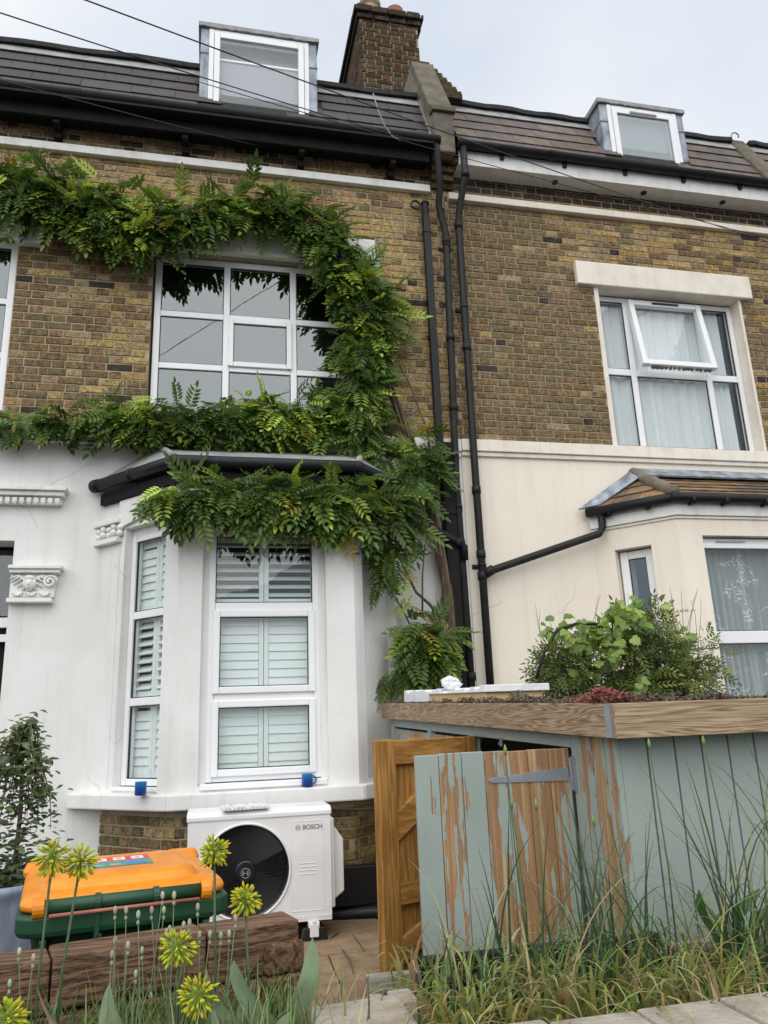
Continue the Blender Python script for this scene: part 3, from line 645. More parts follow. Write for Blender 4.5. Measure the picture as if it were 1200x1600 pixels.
for (a, b) in ((.25, .658), (.662, 1.07)):
    shutter(Mf, a, b, 2.46, 3.03, .145, .066, R(26)); shutter(Mf, a, b, 1.79, 2.45, .145, .066, R(79)); shutter(Mf, a, b, 1.17, 1.782, .145, .066, R(79))
for (a, b) in ((.30, .55), (.553, .80)):
    shutter(Mc, a, b, 2.46, 3.06, .150, .066, R(76)); shutter(Mc, a, b, 1.79, 2.45, .150, .068, R(40)); shutter(Mc, a, b, 1.17, 1.782, .150, .066, R(77))
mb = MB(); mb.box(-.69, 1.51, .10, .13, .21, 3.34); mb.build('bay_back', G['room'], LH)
# bay roof, fascia, gutter
mb = MB(); O = poly_band(mb, BAYP, 3.405, 3.50, .05, -.1); mb.build('bay_fascia', G['black_paint'], LH, bevel=.004)
mb = MB(); t = MB()
O = poly_band(t, BAYP, 0, 1, .10, 0)
mb.tube([(p.x, p.y, 3.565) for p in O], .050, 12); mb.tube([(O[0].x-.02, O[0].y+.02, 3.565), (O[0].x+.03, O[0].y-.03, 3.565)], .057, 12)
m_ = [(O[0]*.55+O[1]*.45), (O[0]*.52+O[1]*.48)]; mb.tube([(q.x, q.y, 3.565) for q in m_], .056, 12)
for q in (1, 2): mb.ball((O[q].x, O[q].y, 3.565), .051, 12, 8)
mb.build('bay_gutter', G['black_plastic'], LH, smooth=True)
mb = MB(); e = [(p.x, p.y, 3.60) for p in O]; r1, r2 = (-.50, -.01, 3.965), (1.32, -.01, 3.965)
mb.add(e+[r1, r2], [(0, 1, 4), (1, 2, 5, 4), (2, 3, 5)]); mb.add([e[0], e[1], e[2], e[3]], [(3, 2, 1, 0)])
br = mb.build('bay_roof', G['old_lead'], LH)
for (p, q) in ((e[1], r1), (e[2], r2)):
    m = MB(); p = np.array(p)*.92+np.array(q)*.08; m.tube([p, q], .028, 10); m.build('hip', G['old_lead'], br, smooth=True)

# ---- eaves, roof, dormer of the left house
mb = MB(); mb.box(-4.2, 2.10, -.20, .02, 7.28, 7.40); mb.box(-4.2, 2.10, -.215, -.19, 7.14, 7.395); mb.box(-4.2, 2.10, -.19, .008, 7.20, 7.278); mb.build('eaves_soffit', G['black_paint'], LH)
for x in (-1.54, -.36, .78, 1.72, -2.8):
    mb = MB(); mb.box(x-.03, x+.03, -.188, .009, 7.10, 7.198); mb.box(x-.035, x+.035, -.075, .006, 7.03, 7.098); mb.build('eaves_bracket', G['black_paint'], LH, bevel=.004)
def gutter(parent, x0, x1, y, z, r=.06, joints=()):
    mb = MB(); n = 10; sec = [(y+r*math.cos(R(180+180*k/n)), z+r*math.sin(R(180+180*k/n))) for k in range(n+1)]
    sec2 = [(y+(r-.006)*math.cos(R(180+180*k/n)), z+(r-.006)*math.sin(R(180+180*k/n))) for k in range(n+1)][::-1]
    mb.prism([(x0, a, b) for a, b in sec+sec2], (x1-x0, 0, 0)); mb.box(x0, x0+.008, y-r+.002, y+r-.002, z-r*.7, z+.003)
    mb.box(x1-.008, x1, y-r+.002, y+r-.002, z-r*.7, z+.003)
    for j in joints:
        s = [(y+(r+.007)*math.cos(R(180+180*k/n)), z+(r+.007)*math.sin(R(180+180*k/n))) for k in range(n+1)]; mb.prism([(j, a, b) for a, b in s], (.09, 0, 0))
    return mb.build('gutter', G['black_plastic'], parent)
gutter(LH, -4.2, 2.20, -.285, 7.36, .068, (-1.4, .7, 2.09))
mb = MB(); mb.box(-4.2, 2.12, -.345, -.20, 7.262, 7.285); mb.build('gutter_board', G['black_paint'], LH)
RB, RT = (-.24, 7.385), (.215, 8.30)
es = np.array([0, RT[0]-RB[0], RT[1]-RB[1]]); SL = np.linalg.norm(es); es = es/SL
def roof(parent, x0, x1, dorm, colfn):
    mb = MB(); mb.add([(x0, RB[0], RB[1]), (x1, RB[0], RB[1]), (x1, RT[0], RT[1]), (x0, RT[0], RT[1])], [(0, 1, 2, 3)])
    r = mb.build('mansard_roof', G['felt'], parent)
    slates(r, (x0, RB[0], RB[1]), (1, 0, 0), es, x1-x0, SL-.03, .215, .44, colfn, keep=lambda u, s: not (dorm[0]+.12 < x0+u < dorm[1]-.12))
    nv = np.array((0, -es[2], es[1])); mb = MB(); P_ = lambda x, s, h: tuple(np.array((x, RB[0], RB[1]))+es*s+nv*h)
    mb.hexa([P_(x0, SL-.17, .018), P_(x1, SL-.17, .018), P_(x1, SL, .014), P_(x0, SL, .014), P_(x0, SL-.17, .026), P_(x1, SL-.17, .026), P_(x1, SL, .022), P_(x0, SL, .022)]); mb.build('roof_flashing', G['old_lead'], r)
    n = 24; mb = MB(); xs = np.linspace(x0, x1, n)
    for i in range(n-1):
        d0, d1 = .010*math.sin(i*1.7)+.006*math.sin(i*.6), .010*math.sin((i+1)*1.7)+.006*math.sin((i+1)*.6)
        mb.hexa([(xs[i],RT[0]-.07,RT[1]-.01+d0),(xs[i+1],RT[0]-.07,RT[1]-.01+d1),(xs[i+1],RT[0]+3,RT[1]-.01),(xs[i],RT[0]+3,RT[1]-.01),(xs[i],RT[0]-.06,RT[1]+.055+d0),(xs[i+1],RT[0]-.06,RT[1]+.055+d1),(xs[i+1],RT[0]+3,RT[1]+.06),(xs[i],RT[0]+3,RT[1]+.06)])
    mb.build('felt_roof', G['felt'], parent); return r
SL_L = lambda: jit(pick([(3, (.044,.041,.044)), (2, (.055,.046,.044)), (1, (.036,.036,.04))]), .15)
SL_R = lambda: jit(pick([(3, (.115,.090,.078)), (2, (.13,.105,.088)), (1, (.10,.082,.08)), (1, (.15,.11,.085))]), .13)
DL = (-.245, .955)
roof(LH, -4.2, 2.13, DL, SL_L)
def dormer(parent, x0, x1, z0, z1, fy, side, open_vent):
    mb = MB(); by = 1.0
    mb.box(x0, x0+side, fy, by, z0, z1-.062); mb.box(x1-side, x1, fy, by, z0, z1-.062); mb.box(x0+side, x1-side, fy+.10, fy+.16, z0, z0+.10)
    d = mb.build('dormer', G['lead'], parent, bevel=.006)
    n = 18; mb = MB(); xs = np.linspace(x0-.025, x1+.025, n)
    for i in range(n-1):
        d0, d1 = random.uniform(-.008, .006), random.uniform(-.008, .006)
        mb.hexa([(xs[i],fy-.03,z1-.055+d0),(xs[i+1],fy-.03,z1-.055+d1),(xs[i+1],by,z1-.06),(xs[i],by,z1-.06),(xs[i],fy-.025,z1),(xs[i+1],fy-.025,z1),(xs[i+1],by,z1+.01),(xs[i],by,z1+.01)])
    mb.build('lead_cap', G['old_lead'], d)
    for x in (x0, x1-side):
        mb = MB(); zz = z0+(z1-z0)*.68; mb.prism([(x-.006, fy-.008, zz), (x+side+.006, fy-.008, zz+.008), (x+side+.006, fy-.008, zz+.02), (x-.006, fy-.008, zz+.014)], (0, .5, 0)); mb.build('lead_seam', G['old_lead'], d)
    a, b, c, e = x0+side, x1-side, z0+.0, z1-.065
    mb = MB(); f = .05
    mb.box(a, a+f, fy-.012, fy+.07, c, e); mb.box(b-f, b, fy-.012, fy+.07, c, e); mb.box(a+f, b-f, fy-.009, fy+.067, e-f, e); mb.box(a+f, b-f, fy-.009, fy+.067, c, c+f)
    mb.build('window_frame', G['upvc'], d, bevel=.005)
    a += f+.004; b -= f+.004; c += f+.004; e -= f+.004; f = .058; mb = MB()
    mb.box(a, a+f, fy-.03, fy+.05, c, e); mb.box(b-f, b, fy-.03, fy+.05, c, e); mb.box(a+f, b-f, fy-.026, fy+.046, e-f, e); mb.box(a+f, b-f, fy-.026, fy+.046, c, c+f)
    mb.build('sash_frame', G['upvc'], d, bevel=.006)
    mb = MB(); mb.box(a+f, b-f, fy-.008, fy-.002, c+f, e-f); mb.build('pane', G['glass_mid' if not open_vent else 'glass_sky'], d)
    if open_vent:
        mb = MB(); q = (a+b)/2; mb.box(q-.17, q+.17, fy-.038, fy-.031, e-.045, e-.022); mb.build('trickle_vent', G['stamp'], d)
    mb = MB(); mb.box(a, b, fy+.075, fy+.085, c, e-(.24 if not open_vent else 0)); mb.box(a, b, fy+.15, fy+.16, c, e); mb.build('blind', G['blind'], d)
    if not open_vent: mb = MB(); mb.box(a, b, fy+.06, fy+.073, e-.262, e-.24); mb.build('blind_rail', G['upvc'], d)
dormer(LH, DL[0], DL[1], 7.42, 8.62, -.10, .085, False)

# ---- rainwater and waste pipes of the left house
def pipe(parent, pts, r, mat, collars=(), clips=(), name='downpipe'):
    mb = MB(); mb.tube(pts, r, 12)
    for (x, y, z) in collars: mb.tube([(x, y, z-.035), (x, y, z+.035)], r*1.22, 12)
    for (x, y, z) in clips:
        mb.box(x-r*1.9, x+r*1.9, -.012, -.002, z-.02, z+.02); mb.tube([(x, y, z-.012), (x, y, z+.012)], r*1.16, 12); mb.box(x-.012, x+.012, y, -.003, z-.011, z+.011)
    return mb.build(name, G[mat], parent, smooth=True)
mb = MB(); mb.box(2.035, 2.105, -.095, -.03, 4.05, 6.60); mb.box(2.03, 2.11, -.10, -.026, 6.38, 6.43)
mb.lathe([(.036, 0), (.036, .14), (.045, .145), (.045, .16), (.018, .185)], (2.07, -.062, 6.59), 12)
mb.box(2.03, 2.11, -.05, -.003, 5.2, 5.24); mb.build('soil_stack', G['black_plastic'], LH, bevel=.01)
mb = MB(); mb.box(2.06, 2.175, -.13, -.01, .3, 4.08); mb.box(2.05, 2.185, -.14, -.004, 3.36, 3.40); mb.build('pipe_casing', G['black_paint'], LH, bevel=.012)
mb = MB(); mb.tube([(2.222, -.05, .25), (2.222, -.05, 3.02)], .018, 10); mb.build('conduit', G['cable_grey'], LH, smooth=True)
yp = -.085
pipe(LH, [(2.155, -.285, 7.31), (2.165, -.285, 7.22), (2.20, -.20, 6.86), (2.205, -.10, 6.70), (2.265, yp, 6.42), (2.27, yp, 6.30), (2.205, yp, 3.7), (2.235, yp, .3)], .036, 'old_pipe',
     [(2.27, yp, 6.30), (2.243, yp, 5.2), (2.225, yp, 4.45), (2.209, yp, 3.10), (2.225, yp, 1.9)], [(2.27, yp, 6.25), (2.207, yp, 3.45)])
mb = MB(); mb.tube([(1.80, -.16, 3.42), (1.84, -.16, 3.28), (1.93, -.15, 3.22), (2.17, -.13, 3.10), (2.225, -.125, 3.06), (2.225, -.11, 2.94)], .038, 12); mb.tube([(2.15, -.13, 3.11), (2.2, -.127, 3.08)], .047, 12); mb.build('bay_waste_pipe', G['black_plastic'], LH, smooth=True)
mb = MB(); th = [(1.97+.05*math.cos(k*.63), -.05-.006*k/10, 6.72+.05*math.sin(k*.63)) for k in range(28)]; mb.tube(th, .009, 6); mb.build('cable_coil', G['wire'], LH, smooth=True)

# ---- party wall upstand and chimney
mb = MB(); x0, x1 = 2.15, 2.37
prof = [(-.30, 7.22), (-.30, 7.74), (-.22, 7.82), (.36, 8.98), (.46, 9.02), (.9, 9.02), (.9, 7.3), (.0, 7.22)]
mb.prism([(x0, a, b) for a, b in prof], (x1-x0, 0, 0)); up = mb.build('party_wall', G['cement'], LH, bevel=.02)
mb = MB(); prof = [(-.34, 7.70), (-.34, 7.76), (-.23, 7.86), (.34, 9.0), (.40, 8.95), (-.2, 7.74)]
mb.prism([(x0-.02, a, b) for a, b in prof], (x1-x0+.04, 0, 0)); mb.build('wall_capping', G['dark_render'], up, bevel=.012)
mb = MB(); mb.prism([(x0-.012, -.26, 7.35), (x0-.012, -.19, 7.40), (x0-.012, .24, 8.30), (x0-.012, .17, 8.30)], (.01, 0, 0)); mb.prism([(x0-.16, -.20, 7.43), (x0-.01, -.20, 7.43), (x0-.01, .235, 8.30), (x0-.10, .235, 8.30)], (0, -.02, .01)); mb.build('soaker_flashing', G['old_lead'], up)
for k in range(5):
    mb = MB(); z = 6.98+k*.075; mb.box(2.16, 2.40, -.03-.045*k, .01, z, z+.065, col_chim(0, 0, 0)); mb.build('corbel_brick', G['brick'], up)
for k in range(15):
    z = 8.32+k*.075; mb = MB(); mb.box(x1-.06, x1+.27-.011*k+.02*(k % 2), .10+k*.045, 1.3, z, z+.066, col_chim(0, 0, 0)); mb.build('flank_brick', G['brick'], up)
CX0, CX1, CY = 1.72, 2.52, 1.22
mb = MB(); mb.box(CX0+.006, CX1-.006, CY+.006, 2.9, 8.2, 10.66); ch = mb.build('chimney', G['mortar_right'], LH)
bricks(ch, Matrix.Translation((0, CY, 0)), CX0, CX1, 8.9, 10.56, [], col_chim, nmax=120)
Ml, Ll = frame2((CX0, 2.9), (CX0, CY)); bricks(ch, Ml, 0, Ll, 8.9, 10.56, [], col_chim, nmax=0)
for (o, z0, z1) in ((.035, 10.51, 10.58), (.075, 10.584, 10.655), (.03, 10.659, 10.73)):
    x = CX0-o
    while x < CX1+o-.03:
        b = min(x+.22, CX1+o); mb = MB(); mb.box(x, b-.008, CY-o+random.uniform(-.004, .004), CY+.1, z0, z1, jit((.06,.048,.036), .25)); mb.build('cap_brick', G['brick'], ch, bevel=.006); x += .228
    mb = MB(); mb.box(CX0-o-.002, CX1+o-.002, CY+.102, 2.9+o, z0, z1, (.05,.042,.034)); mb.build('cap_course', G['brick'], ch)
mb = MB(); mb.prism([(CX0+.04, CY+.06, 10.72), (CX1-.04, CY+.06, 10.72), (CX1-.12, CY+.22, 10.79), (CX0+.12, CY+.22, 10.79)], (0, .9, 0)); mb.build('flaunching', G['dark_render'], ch)
mb = MB(); mb.lathe([(.15, 0), (.14, .1), (.125, .3), (.15, .34), (.15, .40), (.10, .41)], (CX0+.22, CY+.30, 10.72), 20); mb.build('chimney_pot', G['pale_pot'], ch, smooth=False, bevel=.004)
mb = MB(); c0 = (CX0+.57, CY+.30, 10.72); mb.lathe([(.125, 0), (.118, .10), (.118, .14), (.135, .145), (.135, .16), (.12, .165), (.12, .34), (.09, .35)], c0, 24); pt = mb.build('chimney_pot', G['terracotta'], ch)
mb = MB()
for k in range(16): a = k*2*math.pi/16; mb.box(c0[0]+.121*math.cos(a)-.012, c0[0]+.121*math.cos(a)+.012, c0[1]+.121*math.sin(a)-.012, c0[1]+.121*math.sin(a)+.012, c0[2]+.19, c0[2]+.22)
mb.build('pot_slots', G['gasket'], pt)

# ------------------------------------------------------------------ right house
RH = thing('terraced_house', (4.8, 0, 0), 'brick and cream rendered house with net curtains and small lead dormer', 'house', 'terraced houses')
XE = 8.2
WR = (3.92, 5.71, 4.16, 5.97); WR2 = (6.75, 8.0, 4.16, 5.97)
mb = MB(); grid_wall(mb, PW+.002, XE, 4.15, 7.42, [WR, WR2], .004, .26); bw2 = mb.build('brick_wall', G['mortar_right'], RH)
LR_ = (3.715, 5.84, 5.965, 6.245); LR2 = (6.6, 8.15, 5.965, 6.245)
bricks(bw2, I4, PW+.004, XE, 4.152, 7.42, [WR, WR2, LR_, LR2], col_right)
mb = MB(); grid_wall(mb, PW+.002, XE, 0, 4.15, [(4.0, 6.0, .2, 3.2)], 0, .24); mb.build('render_wall', G['cream_render'], RH)
mb = MB(); mb.box(PW+.002, XE, -.05, .02, 4.03, 4.148); mb.box(PW+.002, XE, -.028, .02, 3.985, 4.028); mb.build('ledge', G['cream_trim'], RH, bevel=.006)
mb = MB(); mb.box(2.34, XE, -.06, .03, 6.845, 6.925); mb.build('string_course', G['cream_trim'], RH, bevel=.006)
for q in (LR_, LR2): mb = MB(); mb.box(q[0], q[1], -.06, .15, q[2]+.002, q[3]); mb.build('lintel', G['cream_trim'], RH, bevel=.012)
for q in (WR, WR2):
    for (a, b) in ((q[0]-.001, q[0]+.05), (q[1]-.03, q[1]+.001)): mb = MB(); mb.box(a, b, -.008, .25, q[2], q[3]); mb.build('window_reveal', G['cream_trim'], RH, bevel=.004)
U0, U1 = 3.972, 5.678
wfr, cells = window(RH, I4, U0, U1, 4.165, 5.955, [4.355, 5.265], [5.06], .13, 'glass_mid', fw=.055, bar=.065, hb=.075, skip=((1, 1),))
cs = [c for c in cells if c[0] > 4.3 and c[1] < 5.3 and c[2] > 5.0][0]
tilt = R(-9); Ms = Matrix.Translation((0, .115, cs[3])) @ Matrix.Rotation(tilt, 4, 'X') @ Matrix.Translation((0, 0, -cs[3]))
sa, sb, sc_, sd_ = cs[0]-.02, cs[1]+.02, cs[2]-.03, cs[3]+.01
mb = MB(Ms); f = .062; mb.box(sa, sa+f, -.035, .035, sc_, sd_); mb.box(sb-f, sb, -.035, .035, sc_, sd_); mb.box(sa+f, sb-f, -.031, .031, sc_, sc_+f); mb.box(sa+f, sb-f, -.031, .031, sd_-f, sd_)
mb.build('open_sash', G['upvc'], wfr, bevel=.008)
mb = MB(Ms); mb.box(sa+f, sb-f, -.004, .002, sc_+f, sd_-f); mb.build('pane', G['glass_mid'], wfr)
mb = MB(Ms); mb.box((sa+sb)/2-.16, (sa+sb)/2+.16, -.043, -.036, sd_-.045, sd_-.022); mb.build('trickle_vent', G['ink'], wfr)
mb = MB(Ms)
for i in range(14): mb.box(sa+.12+i*.052, sa+.12+i*.052+random.uniform(.02, .045), .0, .03, sc_-.012-random.uniform(0, .01), sc_-.001)
mb.build('sash_hardware', G['cement'], wfr)
for (a, b) in ((4.03, 4.62), (4.60, 5.30), (5.27, 5.555)): curtain(wfr, I4, a, b, 4.2, 5.92, .228, folds=max(3, int((b-a)*8)), amp=.022)
window(RH, I4, 6.78, 7.97, 4.165, 5.955, [7.1, 7.6], [5.06], .13, 'glass_mid', fw=.055, bar=.065, hb=.075)
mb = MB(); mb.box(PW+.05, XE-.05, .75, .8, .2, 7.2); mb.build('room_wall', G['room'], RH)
mb = MB(); mb.box(XE-.2, XE, .27, 8, 0, 8.3); mb.box(PW+.003, XE-.2, 7.8, 8, 0, 8.3); mb.box(PW+.003, XE-.2, .27, 7.8, 8.1, 8.28); mb.box(PW+.003, XE-.2, .27, 7.8, 3.98, 4.1); mb.build('house_shell', G['dark_render'], RH)
# right bay
A2, B2, C2, D2 = (3.58, 0.0), (4.125, -.58), (5.75, -.58), (6.3, 0.0)
Mc2, Lc2 = frame2(A2, B2); Mf2, Lf2 = frame2(B2, C2); Mr2, Lr2 = frame2(C2, D2)
bm = MB(Mf2); grid_wall(bm, 0, Lf2, .2, 3.27, [(.245, Lf2-.245, 1.05, 3.09)], 0, .16); bm.M = Mc2; grid_wall(bm, 0, Lc2, .2, 3.27, [(.20, .545, 1.05, 3.04)], 0, .16)
bm.M = Mr2; grid_wall(bm, 0, Lr2, .2, 3.27, [(.24, .58, 1.05, 3.04)], 0, .16); bay2 = bm.build('bay', G['cream_render'], RH)
fr, cc = window(bay2, Mf2, .25, Lf2-.25, 1.06, 3.08, [], [2.165], .07, 'glass_clear', fw=.05, hb=.11, name='front_window')
mb = MB(Mf2); mb.box(.245, Lf2-.245, .055, .12, 2.985, 3.03); mb.build('window_head', G['upvc'], bay2)
mb = MB(Mf2); mb.box(.42, .72, .048, .056, 3.035, 3.05); mb.build('trickle_vent', G['galv'], bay2)
window(bay2, Mc2, .215, .53, 1.06, 3.025, [], [], .09, 'glass_sky', fw=.075, name='side_window', sash=())
window(bay2, Mr2, .255, .565, 1.06, 3.025, [], [], .09, 'glass_sky', fw=.075, name='side_window', sash=())
for (a, b) in ((.28, .75), (.73, 1.38)): curtain(bay2, Mf2, a, b, 1.05, 3.0, .20, folds=7, amp=.03, mat='sheer_net')
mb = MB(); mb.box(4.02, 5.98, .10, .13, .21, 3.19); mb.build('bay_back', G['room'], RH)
mb = MB(); poly_band(mb, [A2, B2, C2, D2], 3.272, 3.40, .035, -.1); mb.build('bay_fascia', G['white_trim'], RH, bevel=.004)
mb = MB(); poly_band(mb, [A2, B2, C2, D2], 3.246, 3.268, .016, -.1); mb.build('bay_moulding', G['cream_trim'], RH)
t = MB(); O2 = poly_band(t, [A2, B2, C2, D2], 0, 1, .085, 0)
mb = MB(); mb.tube([(p.x, p.y, 3.425) for p in O2], .048, 12)
for q in (1, 2): mb.ball((O2[q].x, O2[q].y, 3.425), .052, 12, 8)
for k in (.1, .3, .55, .8): p = O2[1].lerp(O2[2], k); mb.box(p.x-.012, p.x+.012, p.y-.052, p.y+.05, 3.36, 3.43)
for k in (.25, .7): p = O2[0].lerp(O2[1], k); mb.box(p.x-.014, p.x+.014, p.y-.03, p.y+.03, 3.355, 3.43)
mb.build('bay_gutter', G['black_plastic'], RH, smooth=True)
e2 = [np.array((p.x, p.y, 3.45)) for p in O2]; q1, q2 = np.array((4.10, -.01, 3.85)), np.array((5.78, -.01, 3.85))
mb = MB(); mb.add(e2+[q1, q2], [(0, 1, 4), (1, 2, 5, 4), (2, 3, 5)]); mb.add(e2, [(3, 2, 1, 0)]); br2 = mb.build('bay_roof', G['cement'], RH)
SL_B = lambda: jit(pick([(3, (.20,.125,.07)), (2, (.15,.105,.07)), (1, (.24,.15,.08)), (1, (.12,.10,.08))]), .15)
def tri_plane(P, Q, T1, T2, gauge, width):
    eu = (Q-P); ul = np.linalg.norm(eu); eu = eu/ul; m = (T1+T2)/2-P; es_ = m-eu*(m@eu); sl = np.linalg.norm(es_); es_ = es_/sl
    a, b = (T1-P)@eu, (T2-P)@eu
    slates(br2, P, eu, es_, ul, sl-.03, gauge, width, SL_B, clip=lambda s: (a*s/sl, ul+(b-ul)*s/sl))
tri_plane(e2[1], e2[2], q1, q2, .13, .30); tri_plane(e2[0], e2[1], q1, q1+np.array((.01, 0, 0)), .15, .26); tri_plane(e2[2], e2[3], q2, q2+np.array((.01, 0, 0)), .15, .26)
for (p, q) in ((e2[1], q1), (e2[2], q2)):
    mb = MB(); d = q-p; pth = [p+d*k+np.array((0, 0, .02)) for k in np.linspace(.02, 1, 9)]; mb.tube(pth, [.058*random.uniform(.9, 1.12) for _ in pth], 12); mb.build('hip_mortar', G['cement'], br2, smooth=True)
mb = MB(); nrm = np.array((0, -.02, .02))
mb.prism([tuple(e2[0]+(-.09, -.012, .0)), tuple(e2[0]+(.10, -.08, .03)), tuple(q1+(.02, -.17, -.05)), tuple(q1+(0, -.012, .05)), ], (0, -.012, .012))
mb.prism([tuple(q1+(0, -.012, .05)), tuple(q1+(-.02, -.22, -.085)), tuple(q2+(.02, -.22, -.085)), tuple(q2+(0, -.012, .05))], (0, -.012, .014)); mb.build('bay_flashing', G['lead'], br2)
# right eaves, soffit, gutter, roof
mb = MB(); mb.box(2.42, XE, -.205, .008, 7.165, 7.18); mb.build('soffit', G['white_trim'], RH)
mb = MB(); mb.box(2.42, XE, -.222, -.206, 7.155, 7.33); mb.build('eaves_fascia', G['white_trim'], RH, bevel=.003)
for x in (3.55, 4.62, 5.62, 6.6):
    mb = MB(); mb.lathe([(.034, 0), (.034, .012)], (x, -.11, 7.1535), 14); mb.build('soffit_vent', G['gasket'], RH)
gutter(RH, 2.40, XE, -.285, 7.365, .058, (3.4, 5.3))
for x in np.arange(2.9, 8, .72): mb = MB(); mb.box(x-.02, x+.02, -.25, -.223, 7.26, 7.37); mb.build('gutter_bracket', G['black_plastic'], RH)
DR = (4.215, 5.285)
roof(RH, 2.44, 6.15, DR, SL_R)
mb = MB(); mb.prism([(6.15, -.30, 7.40), (6.15, -.18, 7.62), (6.15, .24, 8.42), (6.15, .5, 8.42), (6.15, .5, 7.40)], (.24, 0, 0)); mb.build('verge_parapet', G['dark_render'], RH, bevel=.02)
roof(RH, 6.39, XE, (20, 21), SL_R)
mb = MB(); mb.tube([(6.17, .22, 8.30), (6.19, .22, 8.42), (6.22, .22, 8.49), (6.27, .22, 8.51), (6.31, .22, 8.48), (6.30, .22, 8.44)], .009, 8); mb.build('hook_finial', G['cable_grey'], RH, smooth=True)
dormer(RH, DR[0], DR[1], 7.42, 8.385, -.10, .09, True)
pipe(RH, [(2.455, -.285, 7.31), (2.455, -.285, 6.98), (2.44, -.26, 6.90), (2.42, -.10, 6.62), (2.415, yp, 6.50), (2.40, yp, 4.0), (2.395, yp, .25)], .036, 'black_iron', [(2.455, -.285, 6.98), (2.415, yp, 6.5), (2.407, yp, 5.1), (2.398, yp, 3.62), (2.398, yp, 3.0), (2.395, yp, 2.80)], [(2.41, yp, 5.55), (2.40, yp, 2.90)])
mb = MB(); g0 = O2[0]; mb.tube([(g0.x+.10, g0.y-.09, 3.40), (g0.x+.10, g0.y-.09, 3.26), (g0.x+.06, g0.y-.09, 3.20), (2.46, -.10, 2.84), (2.41, -.09, 2.81)], .036, 12); mb.tube([(2.42, -.093, 2.815), (2.50, -.102, 2.86)], .045, 12); mb.build('bay_waste_pipe', G['black_iron'], RH, smooth=True)

# ------------------------------------------------------------------ overhead wires
def wire(pts, label, r=.0045, n=24):
    P = [np.array(p) for p in pts]; path_ = []
    for k in np.linspace(0, 1, n): p = P[0]*(1-k)+P[1]*k; p = p-np.array((0, 0, 1))*pts[2]*4*k*(1-k); path_.append(p)
    mb = MB(); mb.tube(path_, r, 6); setp(mb.build('overhead_wire', G['wire'], smooth=True), label, 'wire', 'overhead wires')
def span(a, ya, b, yb, sag):
    p, q = onY(*a, ya), onY(*b, yb); d = q-p; return (p-d*.6, q, sag)
wire(span((200, 0), -3.0, (1200, 378), -.06, .12), 'thin telephone wire crossing above the large dormer towards the far right')
wire(span((0, 10), -2.6, (640, 218), -.5, .05), 'thin slanting wire across the lower half of the large dormer')
wire(span((0, 120), -.9, (420, 232), -.12, .03), 'thin wire running just under the black eaves on the left', r=.004)
wire(span((690, 232), -.5, (1200, 372), -.1, .04), 'thin wire hanging below the white soffit on the right', r=.004)
mb = MB(); mb.tube([onY(*p, -.42) for p in ((583, 146), (590, 170), (600, 195), (612, 212), (626, 220))], .006, 6); setp(mb.build('loose_cable', G['cable_grey'], smooth=True), 'loose grey cable hanging over the slates below the chimney', 'cable')

# ------------------------------------------------------------------ foliage
def leaflet(L, W, fold=.25):
    # six points, two quads folded along the midrib, in local (x along, y across, z up)
    return np.array([(0,0,0),(L*.35,W*.5,fold*W*.5),(L*.75,W*.32,fold*W*.3-.05*L),(L,0,-.12*L),(L*.75,-W*.32,fold*W*.3-.05*L),(L*.35,-W*.5,fold*W*.5)]), [(0,1,2,3),(0,3,4,5)]
def pinnate(n=5, L=1.0, ll=.42, lw=.17, droop=.35):
    V = []; F = []
    def put(base, ang, l, w):
        v, f = leaflet(l, w); c, s = math.cos(ang), math.sin(ang); b = len(V)
        for p in v: V.append((base[0]+p[0]*c-p[1]*s, base[1]+p[0]*s+p[1]*c, base[2]+p[2]))
        for q in f: F.append(tuple(i+b for i in q))
    for i in range(n):
        t = .18+.78*i/n; z = -droop*t*t*L; k = 1-.35*abs(t-.5)
        for s in (1, -1): put((t*L, 0, z), s*R(62-22*t), ll*k, lw*k)
    put((L*.96, 0, -droop*L), 0, ll*.95, lw)
    b = len(V); V.extend([(0, -.008, 0), (0, .008, 0), (L, .004, -droop*L), (L, -.004, -droop*L)]); F.append((b, b+1, b+2, b+3))
    return np.array(V), np.array(F)
def simple_leaf(lobed=False):
    if not lobed:
        v, f = leaflet(1, .48, .3); return v, np.array(f)
    pts = [(0,0,0),(-.1,.3,0),(.15,.55,.04),(.35,.42,.02),(.55,.5,0),(.7,.28,-.03),(1,0,-.14),(.7,-.28,-.03),(.55,-.5,0),(.35,-.42,.02),(.15,-.55,.04),(-.1,-.3,0)]
    return np.array(pts), np.array([(0,1,2,3),(0,3,4,5),(0,5,6,7),(0,7,8,9),(0,9,10,11)])
def scatter(T, F, pos, fwd, nrm, size, cols):
    pos, fwd, nrm = map(np.asarray, (pos, fwd, nrm)); n = len(pos)
    x = fwd/np.linalg.norm(fwd, axis=1, keepdims=True); z = nrm-(nrm*x).sum(1, keepdims=True)*x; z /= np.linalg.norm(z, axis=1, keepdims=True)+1e-9; y = np.cross(z, x)
    B = np.stack([x, y, z], 1)*np.asarray(size)[:, None, None]
    V = np.einsum('kj,nji->nki', T, B)+pos[:, None, :]
    Fa = (F[None]+(np.arange(n)*len(T))[:, None, None]).reshape(-1, F.shape[1])
    C = np.repeat(np.asarray(cols), len(T), axis=0)
    return V.reshape(-1, 3), Fa, C
def join(parts):
    V, F, C = [], [], []; b = 0
    for v, f, c in parts: V.append(v); F.append(f+b); C.append(c); b += len(v)
    return np.vstack(V), np.vstack(F), np.vstack(C)
